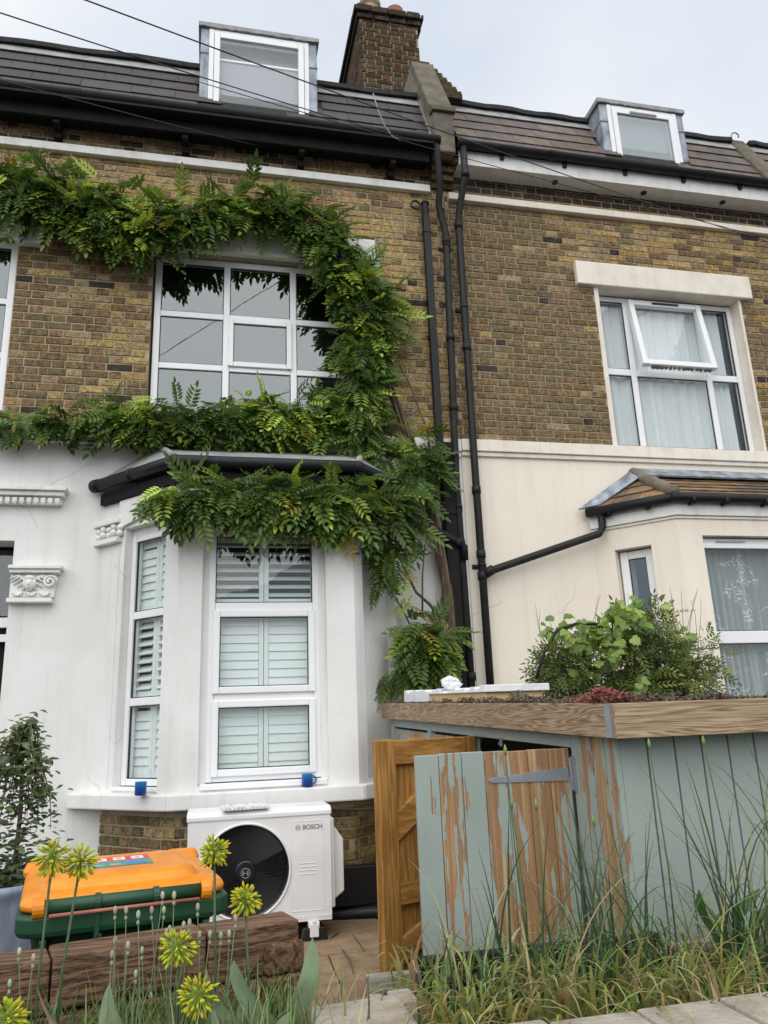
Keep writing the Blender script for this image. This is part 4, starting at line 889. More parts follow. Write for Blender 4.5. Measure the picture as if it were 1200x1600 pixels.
def green(n, dark=(.045,.085,.018), mid=(.105,.17,.035), new=(.30,.37,.06), pnew=.14):
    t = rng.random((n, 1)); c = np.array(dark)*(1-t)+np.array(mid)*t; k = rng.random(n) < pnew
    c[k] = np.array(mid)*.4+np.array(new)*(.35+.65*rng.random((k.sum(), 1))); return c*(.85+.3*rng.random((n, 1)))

WI = thing('wisteria_vine', (2.08, -.1, .2), 'lush green wisteria trained along the white and brick house front', 'climbing plant')
# runs of (px, py, half width px, Y of the mass centre, thickness)
runs = [
 [(-40,285,48,-.16),(10,290,48,-.17),(60,300,52,-.18),(110,318,50,-.18),(160,330,46,-.18),(210,345,48,-.18),(260,352,44,-.18),(310,338,38,-.17),(360,325,36,-.17),(410,325,36,-.17),(460,335,38,-.17),(500,360,42,-.18),(530,395,46,-.2),(550,435,50,-.22),(572,470,46,-.22),(578,510,42,-.22),(568,555,42,-.22),(562,600,43,-.22),(558,645,45,-.22),(572,680,44,-.22)],
 [(595,465,42,-.2),(600,500,34,-.18)],
 [(-30,662,17,-.14),(20,662,17,-.14),(70,658,20,-.15),(120,652,23,-.16),(170,652,26,-.17),(215,656,32,-.19),(260,655,34,-.2),(310,655,32,-.2),(360,653,34,-.2),(410,653,36,-.2),(460,652,38,-.2),(510,648,42,-.2)],
 [(240,782,20,-.86),(265,775,30,-.88),(300,778,32,-.88),(340,772,30,-.88),(380,778,32,-.88),(420,775,32,-.88),(460,778,36,-.87),(500,782,40,-.85),(540,785,44,-.8),(580,790,46,-.7),(610,795,46,-.55),(630,820,40,-.45)],
 [(600,715,46,-.25),(635,710,42,-.22),(660,690,32,-.18),(645,750,40,-.22),(655,720,34,-.2),(630,760,40,-.28)],
 [(620,850,30,-.4),(600,885,26,-.5),(590,905,18,-.5)],
 [(640,985,38,-.35),(670,1000,42,-.3),(650,1030,38,-.35),(690,985,30,-.22),(630,1060,26,-.35),(710,1010,18,-.15),(625,970,20,-.3)],
 [(120,352,16,-.2),(195,380,22,-.15),(115,340,20,-.2)],
]
dens = [.92, .8, 1.0, 1.0, .34, .6, .5, .7]
T, F = pinnate()
pos, fwd, nrm, size, cols = [], [], [], [], []
for run, dn in zip(runs, dens):
    for i in range(len(run)-1):
        a, b = run[i], run[i+1]; L_ = math.hypot(b[0]-a[0], b[1]-a[1]); area = L_*(a[2]+b[2]); n = int(area*.0135*dn*2.15)
        for _ in range(n):
            t = random.random(); hw = a[2]*(1-t)+b[2]*t; Yc = a[3]*(1-t)+b[3]*t
            ox, oy = random.gauss(0, .42), random.gauss(0, .42)
            r_ = math.hypot(ox, oy)
            if r_ > 1.0: ox /= r_; oy /= r_
            px = a[0]*(1-t)+b[0]*t+ox*hw; py = a[1]*(1-t)+b[1]*t+oy*hw
            d = random.random(); Yp = Yc+.14*(1-d*1.9)*(1-.5*min(1, r_))
            p = onY(px, py, min(Yp, -.02)); pos.append(p)
            sx = ox*.9+random.gauss(0, .5); sz = -oy*.55-.55+random.gauss(0, .4)
            fwd.append((sx, -random.uniform(.15, .9), sz)); nrm.append((random.gauss(0, .3), -.65+random.gauss(0, .3), .75+random.gauss(0, .25)))
            size.append(random.choice((random.uniform(.08, .15), random.uniform(.14, .24), random.uniform(.15, .24)))*(.75 if hw < 26 else 1))
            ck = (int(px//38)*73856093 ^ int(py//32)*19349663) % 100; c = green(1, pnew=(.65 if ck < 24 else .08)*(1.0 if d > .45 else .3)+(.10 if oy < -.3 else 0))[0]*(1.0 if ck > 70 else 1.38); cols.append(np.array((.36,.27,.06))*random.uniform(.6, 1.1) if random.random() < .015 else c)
V, Fq, Cc = scatter(T, F, pos, fwd, nrm, size, cols)
V[:, 1] = np.minimum(V[:, 1], -.012)
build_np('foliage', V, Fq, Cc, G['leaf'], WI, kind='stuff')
trunk = MB()
base = [(2.03, -.14, .18), (2.05, -.13, .9), (2.03, -.12, 1.6), (2.06, -.11, 2.2), (2.04, -.10, 2.75), (1.97, -.10, 3.2), (1.90, -.10, 3.6), (1.83, -.10, 3.9), (1.7, -.1, 4.3), (1.5, -.1, 4.9), (1.45, -.1, 5.6), (1.2, -.1, 6.1)]
for k in range(5):
    ph = k*1.26; pth = []
    for j, p in enumerate(base):
        for s in range(3):
            q = np.array(p) if j == len(base)-1 else np.array(p)*(1-s/3)+np.array(base[j+1])*s/3
            an = ph+(j*3+s)*.42; pth.append(q+np.array((.032*math.cos(an), .02*math.sin(an)-.01, 0)))
    trunk.tube(pth, [.024-.012*i/len(pth) for i in range(len(pth))], 7)
trunk.build('trunk', G['bark'], WI, smooth=True)
def branch(pts, r0, r1):
    mb = MB(); P = [onY(a, b, y) for a, b, y in pts]; mb.tube(P, list(np.linspace(r0, r1, len(P))), 6); mb.build('branch', G['bark'], WI, smooth=True)
branch([(688,965,-.13),(672,945,-.2),(650,925,-.28),(630,885,-.35),(615,850,-.4)], .016, .008)
branch([(690,940,-.13),(697,905,-.14),(690,870,-.15),(668,850,-.15),(655,815,-.15)], .012, .006)
branch([(665,765,-.1),(672,720,-.1),(668,670,-.1),(655,640,-.1),(640,600,-.08),(618,560,-.08)], .014, .006)
branch([(655,640,-.1),(630,655,-.12),(600,640,-.14)], .008, .005)
branch([(660,960,-.15),(660,900,-.15),(664,850,-.14)], .009, .006)
branch([(640,975,-.3),(625,945,-.35),(612,925,-.4)], .007, .004)
branch([(-40,318,-.1),(100,340,-.1),(200,362,-.1),(300,360,-.1),(420,345,-.1),(520,400,-.1),(560,520,-.1)], .018, .014)
branch([(-40,672,-.1),(150,670,-.1),(300,676,-.1),(450,676,-.1),(560,690,-.1),(640,720,-.1)], .016, .014)
branch([(620,800,-.35),(540,790,-.78),(420,780,-.82),(300,782,-.82)], .014, .007)
branch([(322,640,-.2),(326,655,-.3),(334,668,-.34),(345,672,-.34),(348,660,-.3)], .004, .003)

# ---- climbing shrub with hoops in the neighbour's garden, behind the shed
SH = thing('climbing_shrub', (2.75, -2.3, .1), 'leafy vine and jasmine shrub over wire hoops, behind the sedum roof', 'shrub')
def blob_leaves(spec, T, F, smin, smax, colfn, down=.3):
    pos, fwd, nrm, size = [], [], [], []
    for (px, py, rx, ry, Yc, n) in spec:
        c = onY(px, py, Yc); sc = (Yc-CAM[1])/FPX*1.06
        for _ in range(n):
            v = np.array([random.gauss(0, 1) for _ in range(3)]); v /= np.linalg.norm(v); r = random.random()**.45
            o = v*r*np.array((rx*sc, .22, ry*sc)); pos.append(c+o); fwd.append(v*.7+np.array([random.gauss(0, .6), random.gauss(0, .4)-.2, random.gauss(0, .5)-down])); nrm.append((random.gauss(0, .4), -.6, .6+random.gauss(0, .3))); size.append(random.uniform(smin, smax))
    return scatter(T, F, pos, fwd, nrm, size, colfn(len(pos)))
YS = -2.3
jas = blob_leaves([(1010,1040,75,58,YS,400),(1060,1062,48,38,YS,200),(1010,985,45,36,YS,120),(1085,1055,38,42,YS,70),(880,1050,38,36,YS,200),(864,1020,18,34,YS,40),(930,1075,45,14,YS,70),(1095,1030,20,45,YS,28),(960,1015,30,40,YS,70)], *pinnate(4, 1, .38, .13, .3), .07, .13, lambda n: green(n, (.055,.09,.022), (.13,.185,.045), (.26,.25,.07), .3))
build_np('jasmine_foliage', *jas, G['leaf'], SH, kind='stuff')
vin = blob_leaves([(955,985,55,32,YS-.1,85),(980,962,38,26,YS-.1,55),(905,995,45,28,YS-.1,55),(935,1030,50,30,YS-.12,50),(870,975,16,14,YS,6),(1018,952,14,20,YS,8),(1065,1000,18,36,YS-.1,18),(880,1000,30,20,YS-.1,14),(990,1070,30,16,YS-.15,12)], *simple_leaf(True), .036, .072, lambda n: green(n, (.10,.18,.03), (.20,.30,.06), (.30,.38,.09), .3), down=.5)
build_np('vine_foliage', *vin, G['leaf'], SH, kind='stuff')
mb = MB()
for (x, tops) in ((0, [(838,1060),(850,1020),(870,985),(900,975),(930,975),(960,985),(985,1010)]),):
    mb.tube([onY(*p, YS-.12) for p in tops], .010, 8)
mb.tube([onY(*p, YS-.05) for p in ((890,1060),(925,1045),(965,1010),(1000,1000))], .010, 8)
mb.build('hoop', G['black_iron'], SH, smooth=True)
mb = MB()
for k in range(26):
    px = random.uniform(850, 1110); py = random.uniform(985, 1020); h = random.uniform(30, 75); b = random.uniform(-18, 18); Yq = YS+random.uniform(-.15, .15)
    mb.tube([onY(px, py+40, Yq), onY(px+b*.3, py, Yq), onY(px+b, py-h*.7, Yq-.02), onY(px+b*1.5+random.uniform(-6, 6), py-h, Yq-.04)], [.0022, .0018, .0014, .0008], 5)
for k in range(14): px = random.uniform(870, 1080); mb.tube([onY(px, 1120, YS), onY(px+random.uniform(-15, 15), 1040, YS), onY(px+random.uniform(-25, 25), 990, YS)], [.006, .005, .003], 5)
for k in range(9): mb.tube([(2.5+k*.09, YS+random.uniform(-.05, .05), .05), (2.48+k*.09, YS, .8), (2.45+k*.1, YS, 1.5)], [.011, .009, .006], 6)
mb.build('stems', G['bark'], SH)

# ------------------------------------------------------------------ garden shed with sedum roof
SHED = thing('bin_store_shed', (1.8, -2.3, .05), 'low sage green timber store with peeling open doors and sedum roof', 'shed')
SX, SY0, SY1, SXR = 1.385, -4.10, -.55, 2.23
zt = lambda y: 1.562+(y+4.2)*.034
FH = .116
def peelcol(p): return (p, 0, 0)
mb = MB(); mb.hexa([(1.332,-4.20,zt(-4.2)-FH),(1.358,-4.20,zt(-4.2)-FH),(1.358,-.45,zt(-.45)-FH),(1.332,-.45,zt(-.45)-FH),(1.332,-4.20,zt(-4.2)),(1.358,-4.20,zt(-4.2)),(1.358,-.45,zt(-.45)),(1.332,-.45,zt(-.45))]); mb.build('fascia', G['fascia_side'], SHED, bevel=.003)
mb = MB(); mb.box(1.330, 2.27, -4.226, -4.2005, zt(-4.2)-FH, zt(-4.2)); mb.build('fascia', G['fascia_front'], SHED, bevel=.003)
mb = MB(); mb.box(1.3302, 1.3315, -4.198, -4.155, zt(-4.2)-FH+.003, zt(-4.2)-.003); mb.build('corner_plate', G['galv'], SHED)
mb = MB(); mb.hexa([(1.36,-4.198,zt(-4.2)-.07),(2.26,-4.198,zt(-4.2)-.07),(2.26,-.46,zt(-.45)-.07),(1.36,-.46,zt(-.45)-.07),(1.36,-4.198,zt(-4.2)-.02),(2.26,-4.198,zt(-4.2)-.02),(2.26,-.46,zt(-.45)-.02),(1.36,-.46,zt(-.45)-.02)]); mb.build('roof_deck', G['soil'], SHED)
x = SX+.02
while x < SXR:
    b = min(x+.108, SXR); mb = MB(); mb.box(x, b-.006, SY0, SY0+.018, .05, 1.452, peelcol(.25 if x < 1.45 else random.uniform(.02, .12))); mb.build('board', G['peel'], SHED, bevel=.003); x += .108
mb = MB(); mb.box(SX+.02, SXR, SY0+.019, SY0+.05, .05, 1.45, peelcol(.3)); mb.box(SXR-.03, SXR-.001, SY0+.05, SY1, .05, 1.5, peelcol(.2)); mb.box(SX+.02, SXR, SY1-.03, SY1, .05, 1.6, peelcol(.2)); mb.build('carcass', G['peel'], SHED)
# left side: boards beside the doors, posts and head rail
ys = [(-4.10,-4.02,.50),(-4.015,-3.925,.54),(-3.92,-3.835,.47),(-3.83,-3.745,.38)]
for a, b, p in ys: mb = MB(); mb.box(SX, SX+.02, a, b, .05, zt(a)-FH+.02, peelcol(p)); mb.build('board', G['peel'], SHED, bevel=.003)
y = -2.47
while y < SY1-.02: b = min(y+.115, SY1); mb = MB(); mb.box(SX+.012, SX+.03, y, b-.005, .1, zt(y)-FH-.075, peelcol(random.uniform(.42, .56))); mb.build('board', G['peel'], SHED, bevel=.003); y += .115
for (a, b) in ((-2.56, -2.475), (-1.70, -1.63), (-.64, -.555)): mb = MB(); mb.box(SX-.004, SX+.035, a, b, .05, zt(a)-FH+.01, peelcol(.12)); mb.build('post', G['peel'], SHED, bevel=.003)
mb = MB()
mb.hexa([(SX-.002,-3.745,zt(-3.745)-FH-.055),(SX+.03,-3.745,zt(-3.745)-FH-.055),(SX+.03,-.56,zt(-.56)-FH-.06),(SX-.002,-.56,zt(-.56)-FH-.06),(SX-.002,-3.745,zt(-3.745)-FH+.02),(SX+.03,-3.745,zt(-3.745)-FH+.02),(SX+.03,-.56,zt(-.56)-FH+.02),(SX-.002,-.56,zt(-.56)-FH+.02)], peelcol(.14)); hr = mb.build('head_rail', G['peel'], SHED, bevel=.003)
mb = MB(); mb.box(SX-.012, SX-.003, -3.0, -2.985, 1.40, 1.44); mb.box(SX-.02, SX-.003, -2.997, -2.988, 1.405, 1.418); mb.build('catch', G['galv'], hr)
def door(hinge, free, z0, z1, painted, peel):
    M, w = frame2(hinge, free); n = len(peel); bw_ = w/n
    # local u from the hinge to the free edge; the camera looks on the -w / +w face as set by 'side'
    root = None; cen = M @ Vector((w/2, 0, 0)); side = 1 if (Vector((CAM[0], CAM[1], 0))-cen).dot(M.to_3x3() @ Vector((0, 1, 0))) > 0 else -1
    s0 = side
    for i in range(n):
        a, b = i*bw_, (i+1)*bw_-.0022
        mb = MB(M); zz0, zz1 = z0+random.uniform(-.004, .004), z1+random.uniform(-.003, .003)
        lo, hi = sorted((0, s0*.019))
        pk = peel[i] if hasattr(peel[i], '__len__') else (peel[i], peel[i])
        mb.box(a, b, lo, hi, zz0, zz1, peelcol(pk[0])); mb.c[4:8] = [peelcol(pk[1])]*4
        if root is None: root = mb.build('door', G['peel'] if painted else G['new_wood'], SHED, bevel=.003)
        else: mb.build('board', G['peel'] if painted else G['new_wood'], root, bevel=.003)
    return root, M, w, s0
D1, M1, W1, S1 = door((1.372, -3.725), (.726, -3.815), .08, 1.408, True, [(.44, .60), (.47, .60), (.50, .62), (.47, .58), (.44, .36), (.50, .46), (.32, .28)])
# the back of door one carries its ledges
for z in (.35, 1.2): mb = MB(M1); lo, hi = sorted((-S1*.0015, -S1*.025)); mb.box(.03, W1-.03, lo, hi, z, z+.09); mb.build('ledge', G['new_wood_cross'], D1)
# strap hinge
mb = MB(M1); lo, hi = sorted((S1*.0195, S1*.0235))
mb.prism([(.012, lo, 1.285), (.35, lo, 1.296), (.362, lo, 1.305), (.35, lo, 1.314), (.012, lo, 1.335)], (0, hi-lo, 0)); hg = mb.build('strap_hinge', G['galv'], D1, bevel=.0008)
mb = MB(M1)
for u in (.04, .13, .25, .335): q = M1 @ Vector((u, hi if S1 > 0 else lo, 1.307)); mb.box(u-.004, u+.004, lo-.002, hi+.002, 1.303, 1.311)
mb.tube([(.0, S1*.024, 1.25), (.0, S1*.024, 1.37)], .006, 8); mb.build('bolts', G['stamp'], hg)
mb = MB(); mb.box(SX-.005, SX-.001, -3.775, -3.74, 1.245, 1.375); mb.build('hinge_plate', G['galv'], SHED)
D2, M2, W2, S2 = door((1.372, -2.53), (.775, -2.805), .13, 1.448, False, [.0]*6)
k = 1 if S2 > 0 else -1
def bar(pts, name, mat, t0=.0195, t1=.05):
    lo = k*t0; mb = MB(M2); mb.prism([(a, lo, b) for a, b in pts], (0, k*(t1-t0), 0)); mb.build(name, G[mat], D2, bevel=.003)
bar([(W2-.105, .14), (W2-.003, .14), (W2-.003, 1.445), (W2-.105, 1.445)], 'stile', 'new_wood', .0195, .052)
bar([(.003, .14), (.10, .14), (.10, 1.445), (.003, 1.445)], 'stile', 'new_wood', .0195, .052)
bar([(.102, 1.33), (W2-.107, 1.33), (W2-.107, 1.443), (.102, 1.443)], 'rail', 'new_wood_cross')
bar([(.102, .70), (W2-.107, .70), (W2-.107, .79), (.102, .79)], 'rail', 'new_wood_cross'); bar([(.102, .22), (W2-.107, .22), (W2-.107, .32), (.102, .32)], 'rail', 'new_wood_cross')
bar([(W2-.107, .98), (W2-.107, 1.11), (.20, 1.327), (.102, 1.327), (.102, 1.25)], 'brace', 'new_wood_cross', .0195, .048)
bar([(W2-.107, .45), (W2-.107, .56), (.19, .697), (.102, .697), (.102, .65)], 'brace', 'new_wood_cross', .0195, .048)
mb = MB(); mb.hexa([(.80,-3.74,.1),(.86,-3.75,.1),(.86,-3.72,.1),(.80,-3.71,.1),(.745,-3.66,.62),(.80,-3.67,.62),(.80,-3.645,.62),(.745,-3.635,.62)]); setp(mb.build('timber_offcut', G['grey_wood'], bevel=.003), 'short grey timber offcut leaning behind the peeling shed door', 'plank')
# sedum mat
n = 15000; px_ = rng.uniform(1.345, 2.25, n); e_ = rng.random(n) < .45; px_[e_] = rng.uniform(1.34, 1.42, e_.sum()); py_ = rng.uniform(-4.19, -.47, n); e2_ = rng.random(n) < .3; py_[e2_] = rng.uniform(-4.19, -4.05, e2_.sum())
hh = .022+.03*np.clip(np.sin(px_*23+np.sin(py_*7)*2)*np.sin(py_*9.3), 0, 1)
mound = np.exp(-(((px_-1.40)/.07)**2+((py_+4.02)/.16)**2)); hh = hh+.05*mound+.03*np.exp(-(((px_-1.38)/.05)**2+((py_+3.35)/.25)**2))
pz_ = 1.54+(py_+4.2)*.034+hh*rng.random(n)
base_c = np.array([(.10,.06,.045),(.065,.05,.035),(.11,.075,.05),(.085,.095,.055)])[rng.integers(0, 4, n)]; red = np.array((.22,.055,.05)); cc_ = base_c*(1-np.clip(mound*1.5, 0, 1))[:, None]+red*np.clip(mound*1.5, 0, 1)[:, None]
cc_ *= rng.uniform(.7, 1.35, (n, 1)); ang = rng.uniform(0, 6.28, n)
T_, F_ = simple_leaf(); V, Fq, Cq = scatter(T_, F_, np.stack([px_, py_, pz_], 1), np.stack([np.cos(ang), np.sin(ang), rng.uniform(.2, 1.4, n)], 1), np.stack([rng.normal(0, .5, n), -np.ones(n)*.5, np.ones(n)], 1), rng.uniform(.010, .022, n), cc_)
build_np('sedum_mat', V, Fq, Cq, G['sedum'], SHED, kind='stuff')
# wrapped foam boards left on the roof
PK = thing('wrapped_foam_board', (1.5, -1.9, 1.62), 'white plastic wrapped yellow foam boards lying on the sedum roof', 'package')
mb = MB(); zz = lambda y: zt(y)+.004; a0, a1 = -2.75, -1.30
mb.hexa([(1.40,a0,zz(a0)),(1.72,a0,zz(a0)),(1.72,a1,zz(a1)),(1.40,a1,zz(a1)),(1.40,a0,zz(a0)+.05),(1.72,a0,zz(a0)+.05),(1.72,a1,zz(a1)+.055),(1.40,a1,zz(a1)+.055)]); mb.build('foam_core', G['foam'], PK, bevel=.004)
mb = MB(); xs = np.linspace(-2.78, -1.0, 22)
for i in range(21):
    h0 = .058+random.uniform(0, .03); y0, y1 = xs[i], xs[i+1]
    lo = .051 if y0 < -1.75 else .0
    mb.hexa([(1.385,y0,zz(y0)+lo),(1.75,y0,zz(y0)+lo),(1.75,y1,zz(y1)+lo),(1.385,y1,zz(y1)+lo),(1.39,y0,zz(y0)+h0),(1.75,y0,zz(y0)+h0),(1.75,y1,zz(y1)+h0),(1.39,y1,zz(y1)+h0)])
mb.build('plastic_wrap', G['wrap'], PK, bevel=.006)
mb = MB(); cr_ = onY(702, 1068, -1.95)
for q in range(9): mb.ball((cr_[0]+random.uniform(-.05, .05), cr_[1]+random.uniform(-.03, .03), cr_[2]+random.uniform(-.02, .035)), (random.uniform(.02, .045), random.uniform(.02, .03), random.uniform(.015, .03)), 7, 5)
mb.v = [tuple(np.array(p)+rng.normal(0, .006, 3)) for p in mb.v]; mb.build('crumpled_bag', G['wrap'], PK)

# ------------------------------------------------------------------ front boundary: walls, beds, sleepers
GW = thing('garden_wall', (2.5, -5.05, 0), 'low front garden wall with pale coping slabs below the grasses', 'wall')
mb = MB(); mb.box(.52, 6.5, -5.13, -4.97, -.02, .85); mb.build('wall_body', G['cement'], GW)
x = .50
while x < 6.5:
    b = x+random.uniform(.19, .235); mb = MB(); dz = random.uniform(-.003, .004); mb.box(x, b-.008, -5.20+random.uniform(-.006, .006), -4.93+random.uniform(-.008, .008), .853, .902+dz); mb.build('coping_slab', G['coping'], GW, bevel=.008); x = b
GL = thing('garden_wall', (-1.5, -5.1, 0), 'low front garden wall below the yellow alliums', 'wall')
mb = MB(); mb.box(-5.0, .20, -5.17, -5.02, -.02, .76); mb.build('wall_body', G['cement'], GL)
x = -5.0
while x < .19: b = min(x+.21, .2); mb = MB(); mb.box(x, b-.008, -5.22, -4.99, .762, .81); mb.build('coping_slab', G['coping'], GL, bevel=.008); x = b
PI = thing('gate_pier', (.34, -4.8, 0), 'squat pier with a rough pale cap slab at the path', 'pier')
mb = MB(); mb.box(.24, .43, -5.12, -4.69, -.02, .845); mb.build('pier_body', G['cement'], PI)
mb = MB(); mb.hexa([(.215,-5.16,.848),(.455,-5.16,.848),(.452,-4.645,.848),(.228,-4.665,.848),(.215,-5.16,.900),(.455,-5.16,.903),(.448,-4.65,.901),(.23,-4.67,.899)]); mb.build('cap_slab', G['coping'], PI, bevel=.012)
for i, (a, b, c) in enumerate(((.35, .385, -4.63), (.395, .43, -4.60), (.44, .50, -4.605))):
    mb = MB(); mb.box(a, b, c-.05, c+.035, .80, .872+.006*i); setp(mb.build('stone_chip', G['coping'], bevel=.006), ['narrow pale stone chip left of the path behind the pier cap', 'pale stone chip beside the pier cap near the bare wood door', 'widest pale stone chip at the corner of the pier cap'][i], 'stone', 'stone chips behind the pier')
mb = MB(); mb.box(-.02, .46, -4.64, -4.58, .0, .80); setp(mb.build('bed_edging_board', G['grey_wood'], bevel=.005), 'weathered grey edging board behind the pier and tulip leaves', 'board')
mb = MB(); mb.box(.47, 6.4, -4.16, -4.125, .0, .80); setp(mb.build('bed_edging_board', G['grey_wood'], bevel=.005), 'weathered timber edging board along the foot of the shed', 'board')
mb = MB(); mb.box(.50, 6.4, -4.97, -4.16, -.02, .755); setp(mb.build('planting_bed_soil', G['soil']), kind='structure')
mb = MB(); mb.box(-5, .22, -5.02, -4.53, -.02, .80); setp(mb.build('planting_bed_soil', G['soil']), kind='structure')
TR = MB(); TR.box(.62, 1.42, -4.20, -4.165, .75, .845); TR.box(.62, 1.42, -4.33, -4.3, .75, .82); setp(TR.build('black_trough', G['black_plastic'], bevel=.008), 'long black plastic trough half hidden by grass below the peeling door', 'planter')
SLP = thing('sleeper_planter', (-.6, -4.46, 0), 'dark stained timber sleeper edging behind the alliums', 'planter')
MSL = Matrix.Translation((.228, -4.42, 0)) @ Matrix.Rotation(R(15), 4, 'Z') @ Matrix.Translation((-.275, 4.46, 0))
zs_ = lambda x: 1.045
for (a, b, z0, z1, dy) in ((-3.0, -1.4, .93, 1.045, 0), (-1.394, -.33, .93, 1.042, .004), (-.326, .022, .935, 1.046, 0), (.027, .262, .93, 1.045, -.004), (-3.0, -.6, .80, .926, -.012), (-.594, .15, .80, .924, -.012), (-3.0, .15, .60, .797, 0)):
    mb = MB(MSL); mb.box(a, b, -4.525+dy, -4.405+dy, z0, z1); mb.build('sleeper', G['sleeper'], SLP, bevel=.006)
mb = MB(MSL); mb.box(.155, .275, -4.56, -4.30, .55, .927); mb.build('end_block', G['sleeper_end'], SLP, bevel=.008)
mb = MB(MSL); mb.box(.165, .27, -4.55, -4.528, .93, 1.0); mb.build('end_cleat', G['sleeper_end'], SLP, bevel=.01)

# ------------------------------------------------------------------ heat pump
HP = thing('heat_pump', (.33, -1.1, .2), 'white outdoor heat pump unit with large black fan below the bay window', 'heat pump')
hx0, hx1, hy0, hy1, hz0, hz1 = -.13, .785, -1.27, -.90, .335, 1.02
fc = onY(389, 1354, hy0); fx, fz, fr_ = .235, .655, .280
mb = MB(); nn = 64
def rect_pt(th, x0, x1, z0, z1, cx, cz):
    c, s = math.cos(th), math.sin(th); ts = []
    if c > 1e-9: ts.append((x1-cx)/c)
    if c < -1e-9: ts.append((x0-cx)/c)
    if s > 1e-9: ts.append((z1-cz)/s)
    if s < -1e-9: ts.append((z0-cz)/s)
    t = min(ts); return cx+c*t, cz+s*t
def plate_hole(mb, x0, x1, z0, z1, cx, cz, r, y0, y1):
    ths = sorted([2*math.pi*k/nn for k in range(nn)]+[math.atan2(z-cz, x-cx) % (2*math.pi) for x in (x0, x1) for z in (z0, z1)]); m = len(ths)
    a = [(cx+r*math.cos(t), y0, cz+r*math.sin(t)) for t in ths]; o = []
    for t in ths: p = rect_pt(t, x0, x1, z0, z1, cx, cz); o.append((p[0], y0, p[1]))
    b = [(p[0], y1, p[2]) for p in a]
    fs = [(i, m+i, m+(i+1) % m, (i+1) % m) for i in range(m)]+[(2*m+i, i, (i+1) % m, 2*m+(i+1) % m) for i in range(m)]
    mb.add(a+o+b, fs)
fp = hx0+.66
plate_hole(mb, hx0, fp, hz0, hz1-.05, fx, fz, fr_, hy0, hy0+.06)
mb.add([(fp,hy0,hz0),(hx1,hy0,hz0),(hx1,hy0,hz1-.05),(fp,hy0,hz1-.05)], [(0,1,2,3)])
mb.add([(hx0,hy0,hz0),(hx1,hy0,hz0),(hx1,hy1,hz0),(hx0,hy1,hz0),(hx0,hy0,hz1-.05),(hx1,hy0,hz1-.05),(hx1,hy1,hz1-.05),(hx0,hy1,hz1-.05)], [(0,3,2,1),(4,5,6,7),(1,2,6,5),(2,3,7,6),(3,0,4,7)])
cas = mb.build('casing', G['pump_white'], HP)
mb = MB(); mb.prism([(hx0-.008,hy0-.008,hz1-.055),(hx0-.008,hy1+.008,hz1-.055),(hx0-.008,hy1+.008,hz1-.012),(hx0-.008,hy1-.02,hz1),(hx0-.008,hy0+.035,hz1),(hx0-.008,hy0-.008,hz1-.022)], (hx1-hx0+.016, 0, 0)); mb.build('top_cover', G['pump_white'], HP, bevel=.008)
mb = MB(); th = [(fx+(fr_+.004)*math.cos(t), hy0-.003, fz+(fr_+.004)*math.sin(t)) for t in np.linspace(0, 2*math.pi, 65)]; mb.tube(th, .008, 8, cap=False); mb.build('fan_ring', G['pump_white'], HP, smooth=True)
mb = MB()
Mfan = Matrix.Translation((fx, 0, fz))
mb.lathe([(.30, 0), (.30, .01)], (0, 0, 0), 40); mb2 = MB(Mfan @ Matrix.Translation((0, hy0+.16, 0)) @ Matrix.Rotation(R(90), 4, 'X')); mb2.lathe([(.276, 0), (.276, .005)], (0, 0, 0), 40); mb2.build('fan_back', G['fan_black'], HP)
mb = MB(Mfan @ Matrix.Translation((0, hy0+.09, 0)))
for k3 in range(3):
    a0 = k3*2.094+.4; vs = []
    for j in range(9):
        a = a0+j*.17
        for (r, dy) in ((.06, -.02+.006*j), (.265, -.03+.008*j)): vs.append((r*math.cos(a), dy, r*math.sin(a)))
    mb.add(vs, [(2*j, 2*j+1, 2*j+3, 2*j+2) for j in range(8)])
fb = mb.build('fan_blades', G['fan_black'], HP, smooth=True)
mb = MB(Mfan @ Matrix.Translation((0, hy0+.008, 0)))
for r in np.linspace(.055, fr_-.004, 22): mb.tube([(r*math.cos(t), 0, r*math.sin(t)) for t in np.linspace(0, 2*math.pi, 49)], .0017, 4, cap=False)
for k3 in range(48): a = k3*2*math.pi/48; a2 = a+.35; mb.tube([(.055*math.cos(a), .004, .055*math.sin(a)), (.16*math.cos(a+.15), .004, .16*math.sin(a+.15)), (fr_*math.cos(a2), .004, fr_*math.sin(a2))], .0014, 4, cap=False)
mb.build('fan_grille', G['fan_black'], HP)
mb = MB(Mfan @ Matrix.Translation((0, hy0+.006, 0)) @ Matrix.Rotation(R(90), 4, 'X')); mb.lathe([(.062, -.004), (.062, .004), (.055, .008)], (0, 0, 0), 32); hub = mb.build('hub_cap', G['fan_black'], HP)
def emblem(cx, cy, cz, r, mat, parent):
    mb = MB(Matrix.Translation((cx, cy, cz)))
    mb.tube([(r*math.cos(t), 0, r*math.sin(t)) for t in np.linspace(0, 2*math.pi, 33)], r*.08, 6, cap=False)
    for s in (-1, 1):
        th = [(s*r*.62*math.cos(t), 0, r*.62*math.sin(t)) for t in np.linspace(-.85, .85, 9)]; mb.tube(th, r*.08, 6)
        mb.tube([(s*r*.40, 0, -r*.47), (s*r*.40, 0, r*.47)], r*.07, 6)
    mb.tube([(-r*.4, 0, 0), (r*.4, 0, 0)], r*.07, 6); mb.build('emblem', G[mat], parent)
emblem(fx-.0, hy0-.006, fz-.01, .028, 'logo_grey', hub)
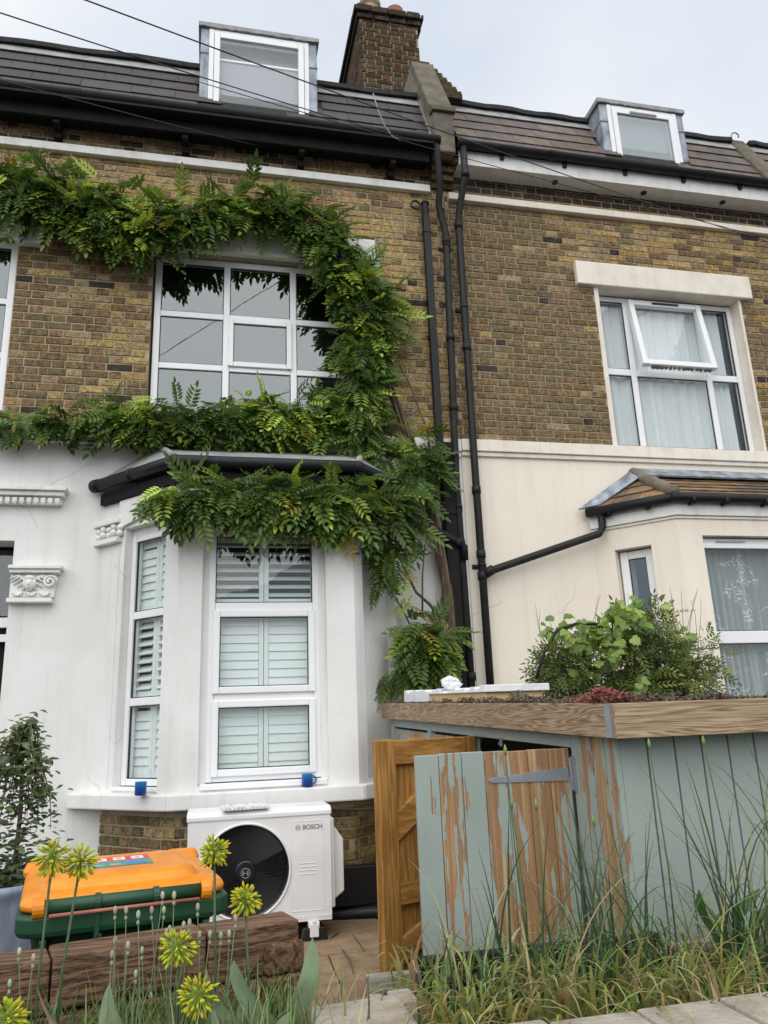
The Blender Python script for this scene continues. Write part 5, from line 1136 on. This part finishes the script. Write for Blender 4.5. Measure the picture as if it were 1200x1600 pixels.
def text(s, size, M, mat, parent, name='lettering', bold=.012, ext=.0008):
    cu = bpy.data.curves.new('txt', 'FONT'); cu.body = s; cu.size = size; cu.extrude = ext; cu.offset = bold*size; cu.align_x = 'LEFT'
    to = bpy.data.objects.new('txt', cu); COL.objects.link(to); dg = bpy.context.evaluated_depsgraph_get(); me = bpy.data.meshes.new_from_object(to.evaluated_get(dg)); bpy.data.objects.remove(to)
    me.transform(M); me.materials.clear(); me.materials.append(G[mat]); o = bpy.data.objects.new(name, me); COL.objects.link(o); par(o, parent); return o
# raised panel to the right of the fan
px0, px1, pz0, pz1 = fp-.005, hx1-.05, hz0+.06, hz1-.085
mb = MB()
for (a, b, c, d) in ((px0, px1, pz1-.004, pz1), (px0, px1, pz0, pz0+.004), (px0, px0+.004, pz0+.004, pz1-.004), (px1-.004, px1, pz0+.004, pz1-.004)): mb.box(a, b, hy0-.0025, hy0+.001, c, d)
for q in range(4): mb.box(px0+.05, px1-.04, hy0-.003, hy0+.001, fz-.045+q*.022, fz-.041+q*.022)
for q in (hz0+.018, hz0+.028): mb.box(hx0+.02, hx1-.004, hy0-.003, hy0+.001, q, q+.003)
mb.build('panel_ribs', G['pump_white'], HP, bevel=.0015)
text('BOSCH', .040, Matrix.Translation((px0+.075, hy0-.002, pz1-.052)) @ Matrix.Rotation(R(90), 4, 'X'), 'stamp', HP, bold=.02)
emblem(px0+.045, hy0-.003, pz1-.038, .016, 'stamp', HP)
mb = MB(); mb.box(hx1+.001, hx1+.028, hy0+.03, hy1-.02, hz0+.06, hz1-.08); mb.build('side_panel', G['pump_white'], HP, bevel=.01)
mb = MB(); mb.prism([(hx1+.029, hy0+.10, hz0+.09), (hx1+.10, hy0+.10, hz0+.14), (hx1+.10, hy0+.10, hz0+.46), (hx1+.05, hy0+.10, hz0+.53), (hx1+.029, hy0+.10, hz0+.53)], (0, .22, 0)); mb.build('valve_cover', G['pump_white'], HP, bevel=.012)
for x in (hx0+.12, hx1-.12):
    mb = MB(); mb.hexa([(x-.10,hy0-.03,.19),(x+.10,hy0-.03,.19),(x+.10,hy1+.05,.19),(x-.10,hy1+.05,.19),(x-.07,hy0-.01,.30),(x+.07,hy0-.01,.30),(x+.07,hy1+.03,.30),(x-.07,hy1+.03,.30)]); ft = mb.build('rubber_foot', G['hose_black'], HP, bevel=.012)
    mb = MB(); mb.box(x-.035, x+.035, hy0-.035, hy0+.03, .30, hz0-.001); mb.box(x-.028, x+.028, hy0-.048, hy0-.036, .25, .325); mb.lathe([(.012, 0), (.012, .02)], (x, hy0-.04, .326), 8); mb.build('bracket', G['upvc'], ft, bevel=.003)
mb = MB(Matrix.Translation((.23, -1.20, hz1+.012)) @ Matrix.Rotation(R(4), 4, 'Z')); n6 = 12
for i in range(n6): mb.box(-.15+i*.025, -.126+i*.025, -.09, .10, -.008, .006+random.uniform(0, .014))
setp(mb.build('document_packet', G['wrap'], bevel=.004), 'clear plastic packet of papers lying on the heat pump', 'packet')
mb = MB(); mb.tube([(.70,-.70,.26),(.92,-.75,.24),(1.15,-.80,.25),(1.3,-.85,.24)], .05, 10); setp(mb.build('pipe_insulation', G['hose_black'], smooth=True), 'black insulated pipe on the ground beside the heat pump', 'pipe')
mb = MB(); mb.box(.86, 1.30, -.80, -.72, .30, .56); setp(mb.build('duct_box', G['hose_black'], bevel=.01), 'black box behind the heat pump against the brick plinth', 'box')
mb = MB(); mb.tube([(.78,-.74,.95),(1.1,-.76,.93),(1.34,-.78,.93)], .009, 8); setp(mb.build('thin_pipe', G['wire'], smooth=True), 'thin dark pipe running under the bay sill by the heat pump', 'pipe')

# ------------------------------------------------------------------ wheelie bin
MBN = Matrix.Translation((-.232, -4.05, 0)) @ Matrix.Rotation(R(10), 4, 'Z') @ Matrix.Diagonal((1.14, 1.08, 1.014, 1))
BIN = thing('wheelie_bin', (-.26, -3.8, 0), 'green wheelie bin with a bright orange lid and sticker', 'bin')
def rrect(w, d, r, z, v0, n=5):
    P = []
    for (cx, cy, a0) in ((w-r, v0+d-r, 0), (-w+r, v0+d-r, 90), (-w+r, v0+r, 180), (w-r, v0+r, 270)):
        for k_ in range(n+1): a = R(a0+90*k_/n); P.append((cx+r*math.cos(a), cy+r*math.sin(a), z))
    return P
def loft(mb, rings, cap0=True, cap1=True, col=None):
    n = len(rings[0]); vs = [p for r in rings for p in r]; fs = []
    for i in range(len(rings)-1):
        for k_ in range(n): fs.append((i*n+k_, i*n+(k_+1) % n, (i+1)*n+(k_+1) % n, (i+1)*n+k_))
    if cap0: fs.append(tuple(range(n-1, -1, -1)))
    if cap1: fs.append(tuple(range((len(rings)-1)*n, len(rings)*n)))
    mb.add(vs, fs, col)
mb = MB(MBN); loft(mb, [rrect(.19, .42, .04, .06, .10), rrect(.225, .51, .045, .90, .05), rrect(.232, .53, .05, .955, .035), rrect(.262, .585, .06, .96, -.02), rrect(.268, .595, .06, .975, -.025), rrect(.268, .595, .06, 1.012, -.025), rrect(.258, .57, .05, 1.018, -.015)]); mb.build('body', G['bin_green'], BIN, bevel=.004)
for u in (-.20, -.07, .07, .20): mb = MB(MBN); mb.box(u-.008, u+.008, -.03, .04, .84, .955); mb.build('handle_web', G['bin_green'], BIN, bevel=.003)
mb = MB(MBN); mb.tube([(-.205, -.012, 1.038), (.19, -.012, 1.038)], .019, 14); mb.build('handle_tube', G['bin_green'], BIN, smooth=True)
for u in (-.075, .07): mb = MB(MBN); mb.tube([(u-.007, -.012, 1.038), (u+.007, -.012, 1.038)], .0235, 14); mb.box(u-.006, u+.006, -.03, .0, .92, 1.03); mb.build('handle_bracket', G['bin_green'], BIN)
for u in (-.215, .20):
    mb = MB(MBN); mb.tube([(u-.014, -.012, 1.038), (u+.014, -.012, 1.038)], .029, 16); mb.build('hinge_knuckle', G['bin_orange'], BIN, smooth=False, bevel=.003)
mb = MB(MBN); loft(mb, [rrect(.258, .565, .06, 1.022, .0), rrect(.262, .575, .06, 1.038, -.004), rrect(.252, .555, .06, 1.056, .008), rrect(.215, .47, .05, 1.066, .055), rrect(.20, .44, .05, 1.064, .07), rrect(.185, .41, .04, 1.085, .085), rrect(.165, .37, .04, 1.092, .105)]); mb.build('lid', G['bin_orange'], BIN, bevel=.006, smooth=False)
mb = MB(MBN); mb.tube([(-.19, -.036, 1.018), (.18, -.036, 1.018)], .005, 8); mb.build('lid_edge', G['terracotta'], BIN, smooth=True)
for u in (-.215, .215): mb = MB(MBN); loft(mb, [rrect(.05, .07, .02, 1.03, .545), rrect(.055, .075, .02, 1.05, .543), rrect(.045, .06, .02, 1.075, .55)]); mb.v = [tuple(Vector(p)+MBN.to_3x3() @ Vector((u, 0, 0))) for p in mb.v]; mb.build('lid_grip', G['bin_orange'], BIN, bevel=.004)
for u in (-.2, .2):
    mb = MB(MBN @ Matrix.Translation((u, .06, .1)) @ Matrix.Rotation(R(90), 4, 'Y')); mb.lathe([(.1, -.02), (.1, .02)], (0, 0, 0), 24); mb.build('wheel', G['hose_black'], BIN)
# sticker: red band with four white marks above a green band with coloured patches
mb = MB(MBN @ Matrix.Translation((-.03, .215, 1.0932)) @ Matrix.Diagonal((1.15, 1.45, 1, 1)))
mb.add([(-.10,0,0),(.10,0,0),(.10,.07,0),(-.10,.07,0)], [(0,1,2,3)], (.03,.30,.22)); mb.add([(-.10,.07,0),(.10,.07,0),(.10,.135,0),(-.10,.135,0)], [(0,1,2,3)], (.60,.05,.06))
for i in range(4):
    x = -.082+i*.046; mb.add([(x,.082,.0006),(x+.030,.082,.0006),(x+.030,.122,.0006),(x,.122,.0006)], [(0,1,2,3)], (.80,.78,.78)); mb.add([(x+.008,.095,.001),(x+.018,.095,.001),(x+.022,.108,.001),(x+.010,.108,.001)], [(0,1,2,3)], (.55,.2,.25))
for (x, y_, w_, h_, c) in ((.035,.012,.05,.05,(.06,.22,.52)), (-.005,.01,.03,.025,(.55,.25,.25)), (-.06,.012,.045,.02,(.10,.50,.38)), (-.09,.035,.06,.015,(.25,.45,.42))):
    mb.add([(x,y_,.0006),(x+w_,y_,.0006),(x+w_*.9,y_+h_,.0006),(x+w_*.1,y_+h_,.0006)], [(0,1,2,3)], c)
mb.build('sticker', G['sticker'], BIN)

# ------------------------------------------------------------------ mugs on the sill
def mug(p, turn, label):
    m = thing('mug', tuple(p), label, 'mug', 'blue mugs on the bay sill'); mb = MB(Matrix.Translation(tuple(p)) @ Matrix.Rotation(turn, 4, 'Z'))
    n = 24; rings = []; cols = []
    for (r, z, c) in ((.036, 0, (.012,.03,.16)), (.041, .004, (.012,.03,.16)), (.041, .04, (.01,.05,.24)), (.041, .07, (.012,.11,.34)), (.041, .092, (.02,.20,.42)), (.037, .092, (.02,.20,.42)), (.036, .01, (.5,.5,.48))):
        rings.append([(r*math.cos(2*math.pi*k/n), r*math.sin(2*math.pi*k/n), z) for k in range(n)]); cols.append(c)
    loft(mb, rings); mb.hasc = True; mb.c = [c for c in cols for _ in range(n)]; mb.build('body', G['mug'], m, smooth=False, bevel=.0)
    mb = MB(Matrix.Translation(tuple(p)) @ Matrix.Rotation(turn, 4, 'Z')); mb.tube([(.038+.026*math.sin(t), 0, .048-.027*math.cos(t)) for t in np.linspace(0, math.pi, 10)], .0055, 8, col=(.012,.09,.30)); mb.build('handle', G['mug'], m, smooth=True)
pm = onY(219, 1242, -.68); mug((pm[0], -.66, 1.1065), R(110), 'blue mug on the sill corner beside the narrow side window')
pm = onY(480, 1229, -.72); mug((pm[0], -.735, 1.1065), R(0), 'blue mug on the sill with its handle turned to the right')

# ------------------------------------------------------------------ ribbed pot with its shrub
PT = thing('ribbed_planter', (-1.13, -1.75, .19), 'slate blue ribbed planter by the white wall', 'planter')
mb = MB(); n = 72; rings = []
for (r, z) in ((.25, 0), (.27, .05), (.315, .50), (.33, .55), (.345, .57), (.345, .60), (.31, .60), (.30, .53)):
    rings.append([((r+(.006*math.sin(k*2*math.pi/n*18) if .02 < z < .58 else 0))*math.cos(k*2*math.pi/n)-1.09, (r+(.006*math.sin(k*2*math.pi/n*18) if .02 < z < .58 else 0))*math.sin(k*2*math.pi/n)-1.75, .19+z) for k in range(n)])
loft(mb, rings); mb.build('pot', G['planter_blue'], PT, smooth=True)
mb = MB(); mb.lathe([(.30, 0), (.30, .005)], (-1.09, -1.75, .735), 24); mb.build('compost', G['soil'], PT)
WS = thing('weeping_shrub', (-1.12, -1.75, .74), 'small weeping shrub with drooping stems in the blue planter', 'shrub')
stems = MB(); pos, fwd, nrm, size = [], [], [], []
c0 = np.array((-1.04, -1.75, .74)); stems.tube([c0, c0+(.01, 0, .4), c0+(-.005, -.01, .78)], [.014, .012, .010], 7)
for k7 in range(24):
    a = random.uniform(0, 6.28); L_ = random.uniform(.12, .30); dr = random.uniform(.25, .6); top = c0+np.array((0, 0, random.uniform(.66, .80))); pth = []
    for j in range(9):
        t = j/8; pth.append(top+np.array((math.cos(a)*L_*(1-(1-t)**2), .8*math.sin(a)*L_*(1-(1-t)**2), .10*math.sin(min(1, t*2.6)*math.pi)*.9-dr*max(0, t-.2)**1.3)))
    stems.tube(pth, [.006-.0045*j/8 for j in range(9)], 5)
    for j in range(34):
        t = random.uniform(.12, 1); q = pth[int(t*8-.01)]; pos.append(q+rng.normal(0, .028, 3)); aa = random.uniform(0, 6.28); fwd.append((math.cos(aa), math.sin(aa), random.uniform(-.7, .4))); nrm.append((random.gauss(0, .3), -.5, .9)); size.append(random.uniform(.035, .07))
for j in range(620): pos.append(c0+np.array((random.gauss(-.05, .12), random.gauss(0, .1), abs(random.gauss(.1, .25))))); aa = random.uniform(0, 6.28); fwd.append((math.cos(aa), math.sin(aa), random.uniform(-.3, .6))); nrm.append((0, -.5, .9)); size.append(random.uniform(.03, .075))
stems.build('stem', G['bark'], WS, smooth=True)
build_np('leaves', *scatter(*simple_leaf(), pos, fwd, nrm, size, green(len(pos), (.05,.09,.03), (.11,.16,.065), (.17,.22,.08), .2)), G['leaf'], WS, kind='stuff')

# ------------------------------------------------------------------ foreground plants
def blade(mb, base, d, length, width, bend, col, seg=6, fold=.0, twist=0.0, side=None, wave=0.0):
    """a tapering curved leaf; d = horizontal lean direction, bend = how far it arches over"""
    d = np.array((d[0], d[1], 0.0)); d /= np.linalg.norm(d)+1e-9; s = np.cross(d, (0, 0, 1)) if side is None else np.array(side)/np.linalg.norm(side); vs = []; p = np.array(base, float); th = R(4)
    for j in range(seg+1):
        t = j/seg; w = width*.82*math.sin(math.pi*min(1, .22+.78*t))**.75*(1+.16*math.sin(t*10+twist*9))+.0006; ss = s*math.cos(twist*t)+d*math.sin(twist*t)
        o1 = np.array((0, -fold*w+wave*w*math.sin(t*9), 0)); o2 = np.array((0, -fold*w-wave*w*math.sin(t*8+1), 0))
        vs.append(p-ss*w/2+o1); vs.append(p.copy()); vs.append(p+ss*w/2+o2)
        if side is not None: p = p+s*length*.03*math.sin(t*6+twist*5)
        th = R(5)+bend*t**1.4; p = p+(d*math.sin(th)+np.array((0, 0, 1))*math.cos(th))*length/seg
    fs = []
    for j in range(seg): a = 3*j; fs += [(a, a+1, a+4, a+3), (a+1, a+2, a+5, a+4)]
    mb.add(vs, fs, col)
def blades_np(specs):
    V, F, C = [], [], []; b = 0
    for (base, d, length, width, bend, col, seg) in specs:
        d = np.array((d[0], d[1], 0.0)); d /= np.linalg.norm(d)+1e-9; s = np.array((d[1], -d[0], 0)); p = np.array(base, float)
        for j in range(seg+1):
            t = j/seg; w = width*(1-t**2)*.5+.0004; V.append(p-s*w); V.append(p+s*w); C.append(col); C.append(col)
            th = R(4)+bend*t**1.3; p = p+(d*math.sin(th)+np.array((0, 0, math.cos(th))))*(length/seg)
        F += [(b+2*j, b+2*j+1, b+2*j+3, b+2*j+2) for j in range(seg)]; b += 2*(seg+1)
    return np.array(V), np.array(F), np.array(C)
def gc(a, b, s=.2):
    t = random.random(); return tuple((a[i]*(1-t)+b[i]*t)*random.uniform(1-s, 1+s) for i in range(3))
GR1, GR2, STRAW, LIME, GLAU = (.05,.095,.03), (.13,.20,.055), (.44,.36,.19), (.27,.33,.09), (.10,.15,.09)
sp = []
# low tangled grass spilling over the coping
for _ in range(1150):
    x = random.uniform(.52, 2.6); y = random.uniform(-4.93, -4.2); a = random.uniform(0, 6.28) if random.random() < .5 else random.gauss(-1.57, .9)
    c = gc(LIME, GR2) if random.random() < .58 else (gc(STRAW, (.45,.38,.22)) if random.random() < .62 else gc(GR1, GR2))
    sp.append(((x, y, .75), (math.cos(a), math.sin(a)), random.uniform(.10, .28), random.uniform(.006, .016), random.uniform(R(50), R(150)), c, 6))
for _ in range(85):
    x = random.uniform(.6, 2.2); y = random.uniform(-4.8, -4.4); a = random.uniform(0, 6.28)
    sp.append(((x, y, .75), (math.cos(a), math.sin(a)*.5), random.uniform(.32, .62), random.uniform(.004, .007), random.uniform(R(60), R(150)), gc((.06,.11,.05), (.14,.20,.07)) if random.random() < .7 else gc(STRAW, LIME), 12))
for _ in range(330):
    x = .52+abs(random.gauss(0, .5)); y = random.uniform(-4.9, -4.6); a = random.gauss(-1.9, .8)
    sp.append(((x, y, .76), (math.cos(a), math.sin(a)), random.uniform(.18, .36), random.uniform(.006, .013), random.uniform(R(80), R(150)), gc(LIME, (.30,.30,.10)) if random.random() < .6 else gc(STRAW, STRAW), 8))
setp(build_np('ornamental_grass', *blades_np(sp), G['leaf'], None, kind='stuff'), 'tangled green and straw coloured grass spilling over the coping', 'grass')
# tall chive-like clumps, each a thing of its own
clumps = [(.80, -4.55, 26, .40, 'sparse clump of tall thin blades before the peeling door'), (1.03, -4.62, 44, .46, 'dense clump of tall dark blades at the shed corner'), (1.22, -4.45, 30, .40, 'clump of arching blades just right of the shed corner'), (1.50, -4.50, 40, .52, 'tall clump of blue green blades before the sage boards'), (1.74, -4.55, 40, .56, 'tallest clump of blades near the right edge'), (.66, -4.72, 26, .26, 'short pale green clump by the pier'), (2.05, -4.5, 30, .5, 'clump of thin blades at the far right end')]
for (cx, cy, n, h, lab) in clumps:
    sp = []
    for _ in range(n):
        a = random.uniform(0, 6.28); k = random.random(); c = gc((.035,.075,.04), (.075,.13,.06)) if random.random() < .8 else gc(LIME, GR2)
        sp.append(((cx+random.gauss(0, .05), cy+random.gauss(0, .045), .75), (math.cos(a), math.sin(a)*.6), h*random.uniform(.6, 1.45), random.uniform(.0045, .0085), random.uniform(R(8), R(60)) if k < .7 else random.uniform(R(70), R(150)), c, 9))
    setp(build_np('chive_clump', *blades_np(sp), G['leaf']), lab, 'plant', 'chive clumps by the shed')
# slender bud spikes among them
for i, (px, py) in enumerate(((1100, 1165), (928, 1290), (800, 1262), (838, 1265), (790, 1180), (1015, 1170))):
    p = onY(px, py, -4.5); b = np.array((p[0]+random.uniform(-.03, .05), -4.5, .76)); mb = MB(); mb.tube([b, (b+p)/2+(random.uniform(-.02, .02), 0, 0), p], [.0026, .0022, .0016], 6, col=(.075,.13,.05)); mb.tube([p, p+(0, 0, .016), p+(.0, 0, .03)], [.0035, .0055, .0008], 7, col=(.22,.32,.10))
    setp(mb.build('chive_bud', G['flower'], smooth=True), 'thin stem with a pointed green bud rising before the shed', 'flower bud', 'budding stems before the shed')

def allium(px, py, Y, r, label, bx=0.0):
    p = onY(px, py, Y); t = thing('allium', (p[0]+bx, Y, .79), label, 'flower', 'yellow alliums'); mb = MB()
    b = np.array((p[0]+bx, Y, .79)); m = (b+p)/2+(bx*.2-.004, 0, 0); mb.tube([b, m, p], [.0034, .0030, .0026], 8, col=(.085,.14,.06)); mb.build('stem', G['flower'], t, smooth=True)
    mb = MB(); nf = 84
    for k in range(nf):
        z = 1-2*(k+.5)/nf; th = k*2.39996; s = math.sqrt(1-z*z); d = np.array((s*math.cos(th), s*math.sin(th), z)); d += rng.normal(0, .12, 3); d /= np.linalg.norm(d); rr = r*random.uniform(.7, 1.2)
        if z < -.75: rr *= .8
        e = p+d*rr-np.array((0, 0, .1*r)); c = gc((.38,.44,.02), (.58,.55,.03)); mb.tube([p, p+d*rr*.6, e], [.0007, .0008, .0009], 4, col=(.34,.43,.08), cap=False)
        f = d*.7+np.array((0, 0, -.25))*random.random(); f /= np.linalg.norm(f)
        mb.tube([e-d*.003, e+f*.004, e+f*.010, e+f*.014], [.0010, .0029, .0025, .0005], 6, col=c)
    mb.build('flower_head', G['flower'], t, smooth=True)
AL = [(335,1330,-4.72,.030,'yellow allium against the dark fan of the heat pump',.015),(383,1405,-4.72,.030,'yellow allium in front of the sleeper end',.02),(82,1340,-4.72,.034,'full yellow allium before the weeping shrub',-.01),(126,1346,-4.7,.032,'yellow allium standing before the left corner of the orange lid',-.03),(278,1480,-4.80,.034,'yellow allium before the middle of the sleepers',.01),(310,1556,-4.84,.036,'lowest central yellow allium, deep yellow',.01),(12,1592,-4.84,.034,'yellow allium cut by the bottom left corner',0)]
for a in AL: allium(a[0], a[1], a[2], a[3]*.82, a[4], a[5])
bud_px = [(237,1425),(256,1425),(180,1425),(197,1425),(216,1432),(272,1402),(254,1402),(309,1420),(296,1445),(287,1448),(335,1437),(328,1463),(312,1464),(200,1480),(180,1472),(175,1495),(222,1488),(260,1460),(345,1465),(358,1462),(368,1438),(30,1490),(15,1540),(52,1500),(265,1455),(212,1525),(235,1560),(290,1470)]
for i, (px, py) in enumerate(bud_px):
    Y = -4.70-random.random()*.16; p = onY(px, py, Y); b = np.array((p[0]+random.uniform(-.03, .02), Y, .79)); t = thing('bud_stem', tuple(b), 'slender stem with a pale woolly bud before the dark sleepers', 'flower bud', 'woolly bud stems before the sleepers')
    mb = MB(); mb.tube([b, (b+p)/2+(random.uniform(-.008, .008), 0, 0), p], [.0014, .0013, .0011], 6, col=(.15,.19,.10)); mb.build('stem', G['flower'], t, smooth=True)
    mb = MB(); mb.ball(p+np.array((0, 0, .004)), (.0044, .0044, .0085), 8, 7, col=gc((.38,.40,.27), (.46,.45,.33))); mb.ball(p-np.array((0, 0, .012)), (.0036, .0036, .005), 8, 6, col=(.30,.33,.2)); mb.build('bud', G['flower'], t, smooth=True)
# low grass in the left bed
sp = []
for _ in range(1500):
    x = random.gauss(-.08, .17) if random.random() < .75 else random.uniform(-.75, .2); y = random.uniform(-4.95, -4.58); a = random.uniform(0, 6.28)
    sp.append(((x, y, .79), (math.cos(a), math.sin(a)), random.uniform(.10, .24), random.uniform(.0035, .0065), random.uniform(R(15), R(95)), gc((.07,.13,.035), (.18,.25,.08)) if random.random() < .85 else gc(STRAW, LIME), 6))
setp(build_np('bed_grass', *blades_np(sp), G['leaf'], None, kind='stuff'), 'fine green grass among the alliums in the front bed', 'grass')
# broad glaucous leaves (gone over bulbs)
def bulb_plant(label, leaves, mat='glaucous'):
    b0 = leaves[0][0]; t = thing('tulip_plant', tuple(b0), label, 'plant', 'broad leaved bulbs')
    for (base, d, L_, w, bend, col, tw) in leaves:
        mb = MB(); blade(mb, base, d, L_*1.22, w*1.0, bend, col, seg=14, fold=.22, twist=tw, side=(1, random.uniform(-.35, .35), 0), wave=.5); mb.build('leaf', G[mat], t, smooth=True)
gl1, gl2, tanl = (.18,.25,.14), (.25,.32,.19), (.34,.26,.19)
def bx(px, py, Y, z=.79): p = onY(px, py, Y); return (p[0], Y, z)
q = bx(432, 1600, -4.78); bulb_plant('pair of broad wavy grey green leaves at the sleeper end', [(q, (.75, .2), .235, .058, R(30), gl1, 1.1), ((q[0]-.015, q[1]-.01, q[2]), (-.9, .1), .215, .05, R(30), gl1, -.9), ((q[0]+.005, q[1]-.02, q[2]), (.2, -.3), .13, .045, R(25), gl2, .5)])
q = bx(345, 1600, -4.82); bulb_plant('upright broad grey green leaf in the middle of the bed', [(q, (-.3, .3), .20, .06, R(12), gl2, .2), ((q[0]+.03, q[1], q[2]), (.8, -.3), .15, .05, R(80), gl1, .4)])
q = bx(140, 1600, -4.83); bulb_plant('cut broad leaf with drooping neighbours at lower left', [(q, (.3, .1), .20, .062, R(10), gl2, .1), ((q[0]-.03, q[1], q[2]), (-.9, -.3), .17, .055, R(120), gl1, .3), ((q[0]+.02, q[1]-.03, q[2]), (.9, -.6), .15, .05, R(150), tanl, .2)])
q = bx(60, 1610, -4.82); bulb_plant('wide curled leaves in the bottom left corner', [(q, (-.3, -.2), .16, .06, R(60), gl1, .2), ((q[0]+.02, q[1], q[2]), (.6, -.5), .15, .06, R(130), gl2, .3), ((q[0]-.04, q[1], q[2]), (-.4, .3), .21, .035, R(20), gl1, .3), ((q[0]+.05, q[1]+.02, q[2]), (-.5, .1), .20, .03, R(25), tanl, .2)])
q = bx(200, 1610, -4.86); bulb_plant('dried pinkish tan leaf folded over beside the alliums', [(q, (-.5, -.5), .14, .05, R(110), tanl, .4), ((q[0]+.07, q[1], q[2]), (.6, -.2), .12, .045, R(100), tanl, -.3)])
q = bx(365, 1610, -4.8); bulb_plant('narrow leaves just left of the large wavy leaf', [(q, (.4, .2), .17, .04, R(25), gl1, .3), ((q[0]-.02, q[1], q[2]), (-.2, .2), .15, .035, R(20), gl2, .3)])
q = bx(20, 1600, -4.80); bulb_plant('tall narrow leaves at the far left edge', [(q, (-.2, .1), .19, .04, R(14), gl1, .3), ((q[0]+.03, q[1], q[2]), (.3, .1), .17, .035, R(18), gl1, -.3)])
q = bx(105, 1605, -4.88); bulb_plant('low broad leaf curling towards the street at lower left', [(q, (.5, -.6), .14, .06, R(95), gl2, .2), ((q[0]-.04, q[1], q[2]), (-.6, -.4), .13, .055, R(80), gl1, .3)])
q = bx(250, 1605, -4.9); bulb_plant('short pale leaves under the lowest allium', [(q, (-.4, -.4), .11, .045, R(70), gl2, .2), ((q[0]+.05, q[1], q[2]), (.5, -.3), .10, .04, R(60), gl1, .2)])
p = onY(1130, 1500, -4.45); q = (p[0], -4.45, .76); bulb_plant('broad green leaves at the right before the sage boards', [(q, (-.3, -.1), .22, .055, R(18), (.06,.12,.035), .4), ((q[0]+.04, q[1], q[2]), (.6, -.2), .23, .06, R(45), (.07,.13,.04), .5), ((q[0]+.08, q[1], q[2]), (.9, .0), .20, .055, R(70), (.09,.14,.05), .4)])
# fallen twigs on the path
for i, (a, b) in enumerate((((535,1500),(553,1538)), ((515,1483),(530,1478)), ((545,1432),(560,1428)))):
    p, q = onZ(*a, .17), onZ(*b, .15); p[2] = .2; q[2] = min(.205, .205*(q[1]+4.5)/2.9)+.024; p[2] = min(.205, .205*(p[1]+4.5)/2.9)+.024
    mb = MB(); mb.tube([p, (p+q)/2+(.01, 0, .006), q], [.004, .005, .003], 6); setp(mb.build('twig', G['bark']), ['dry twig lying on the path near the bare wood door', 'bent twig on the path by the black rubber foot', 'short twig on the path close to the plinth'][i], 'twig', 'twigs on the path')
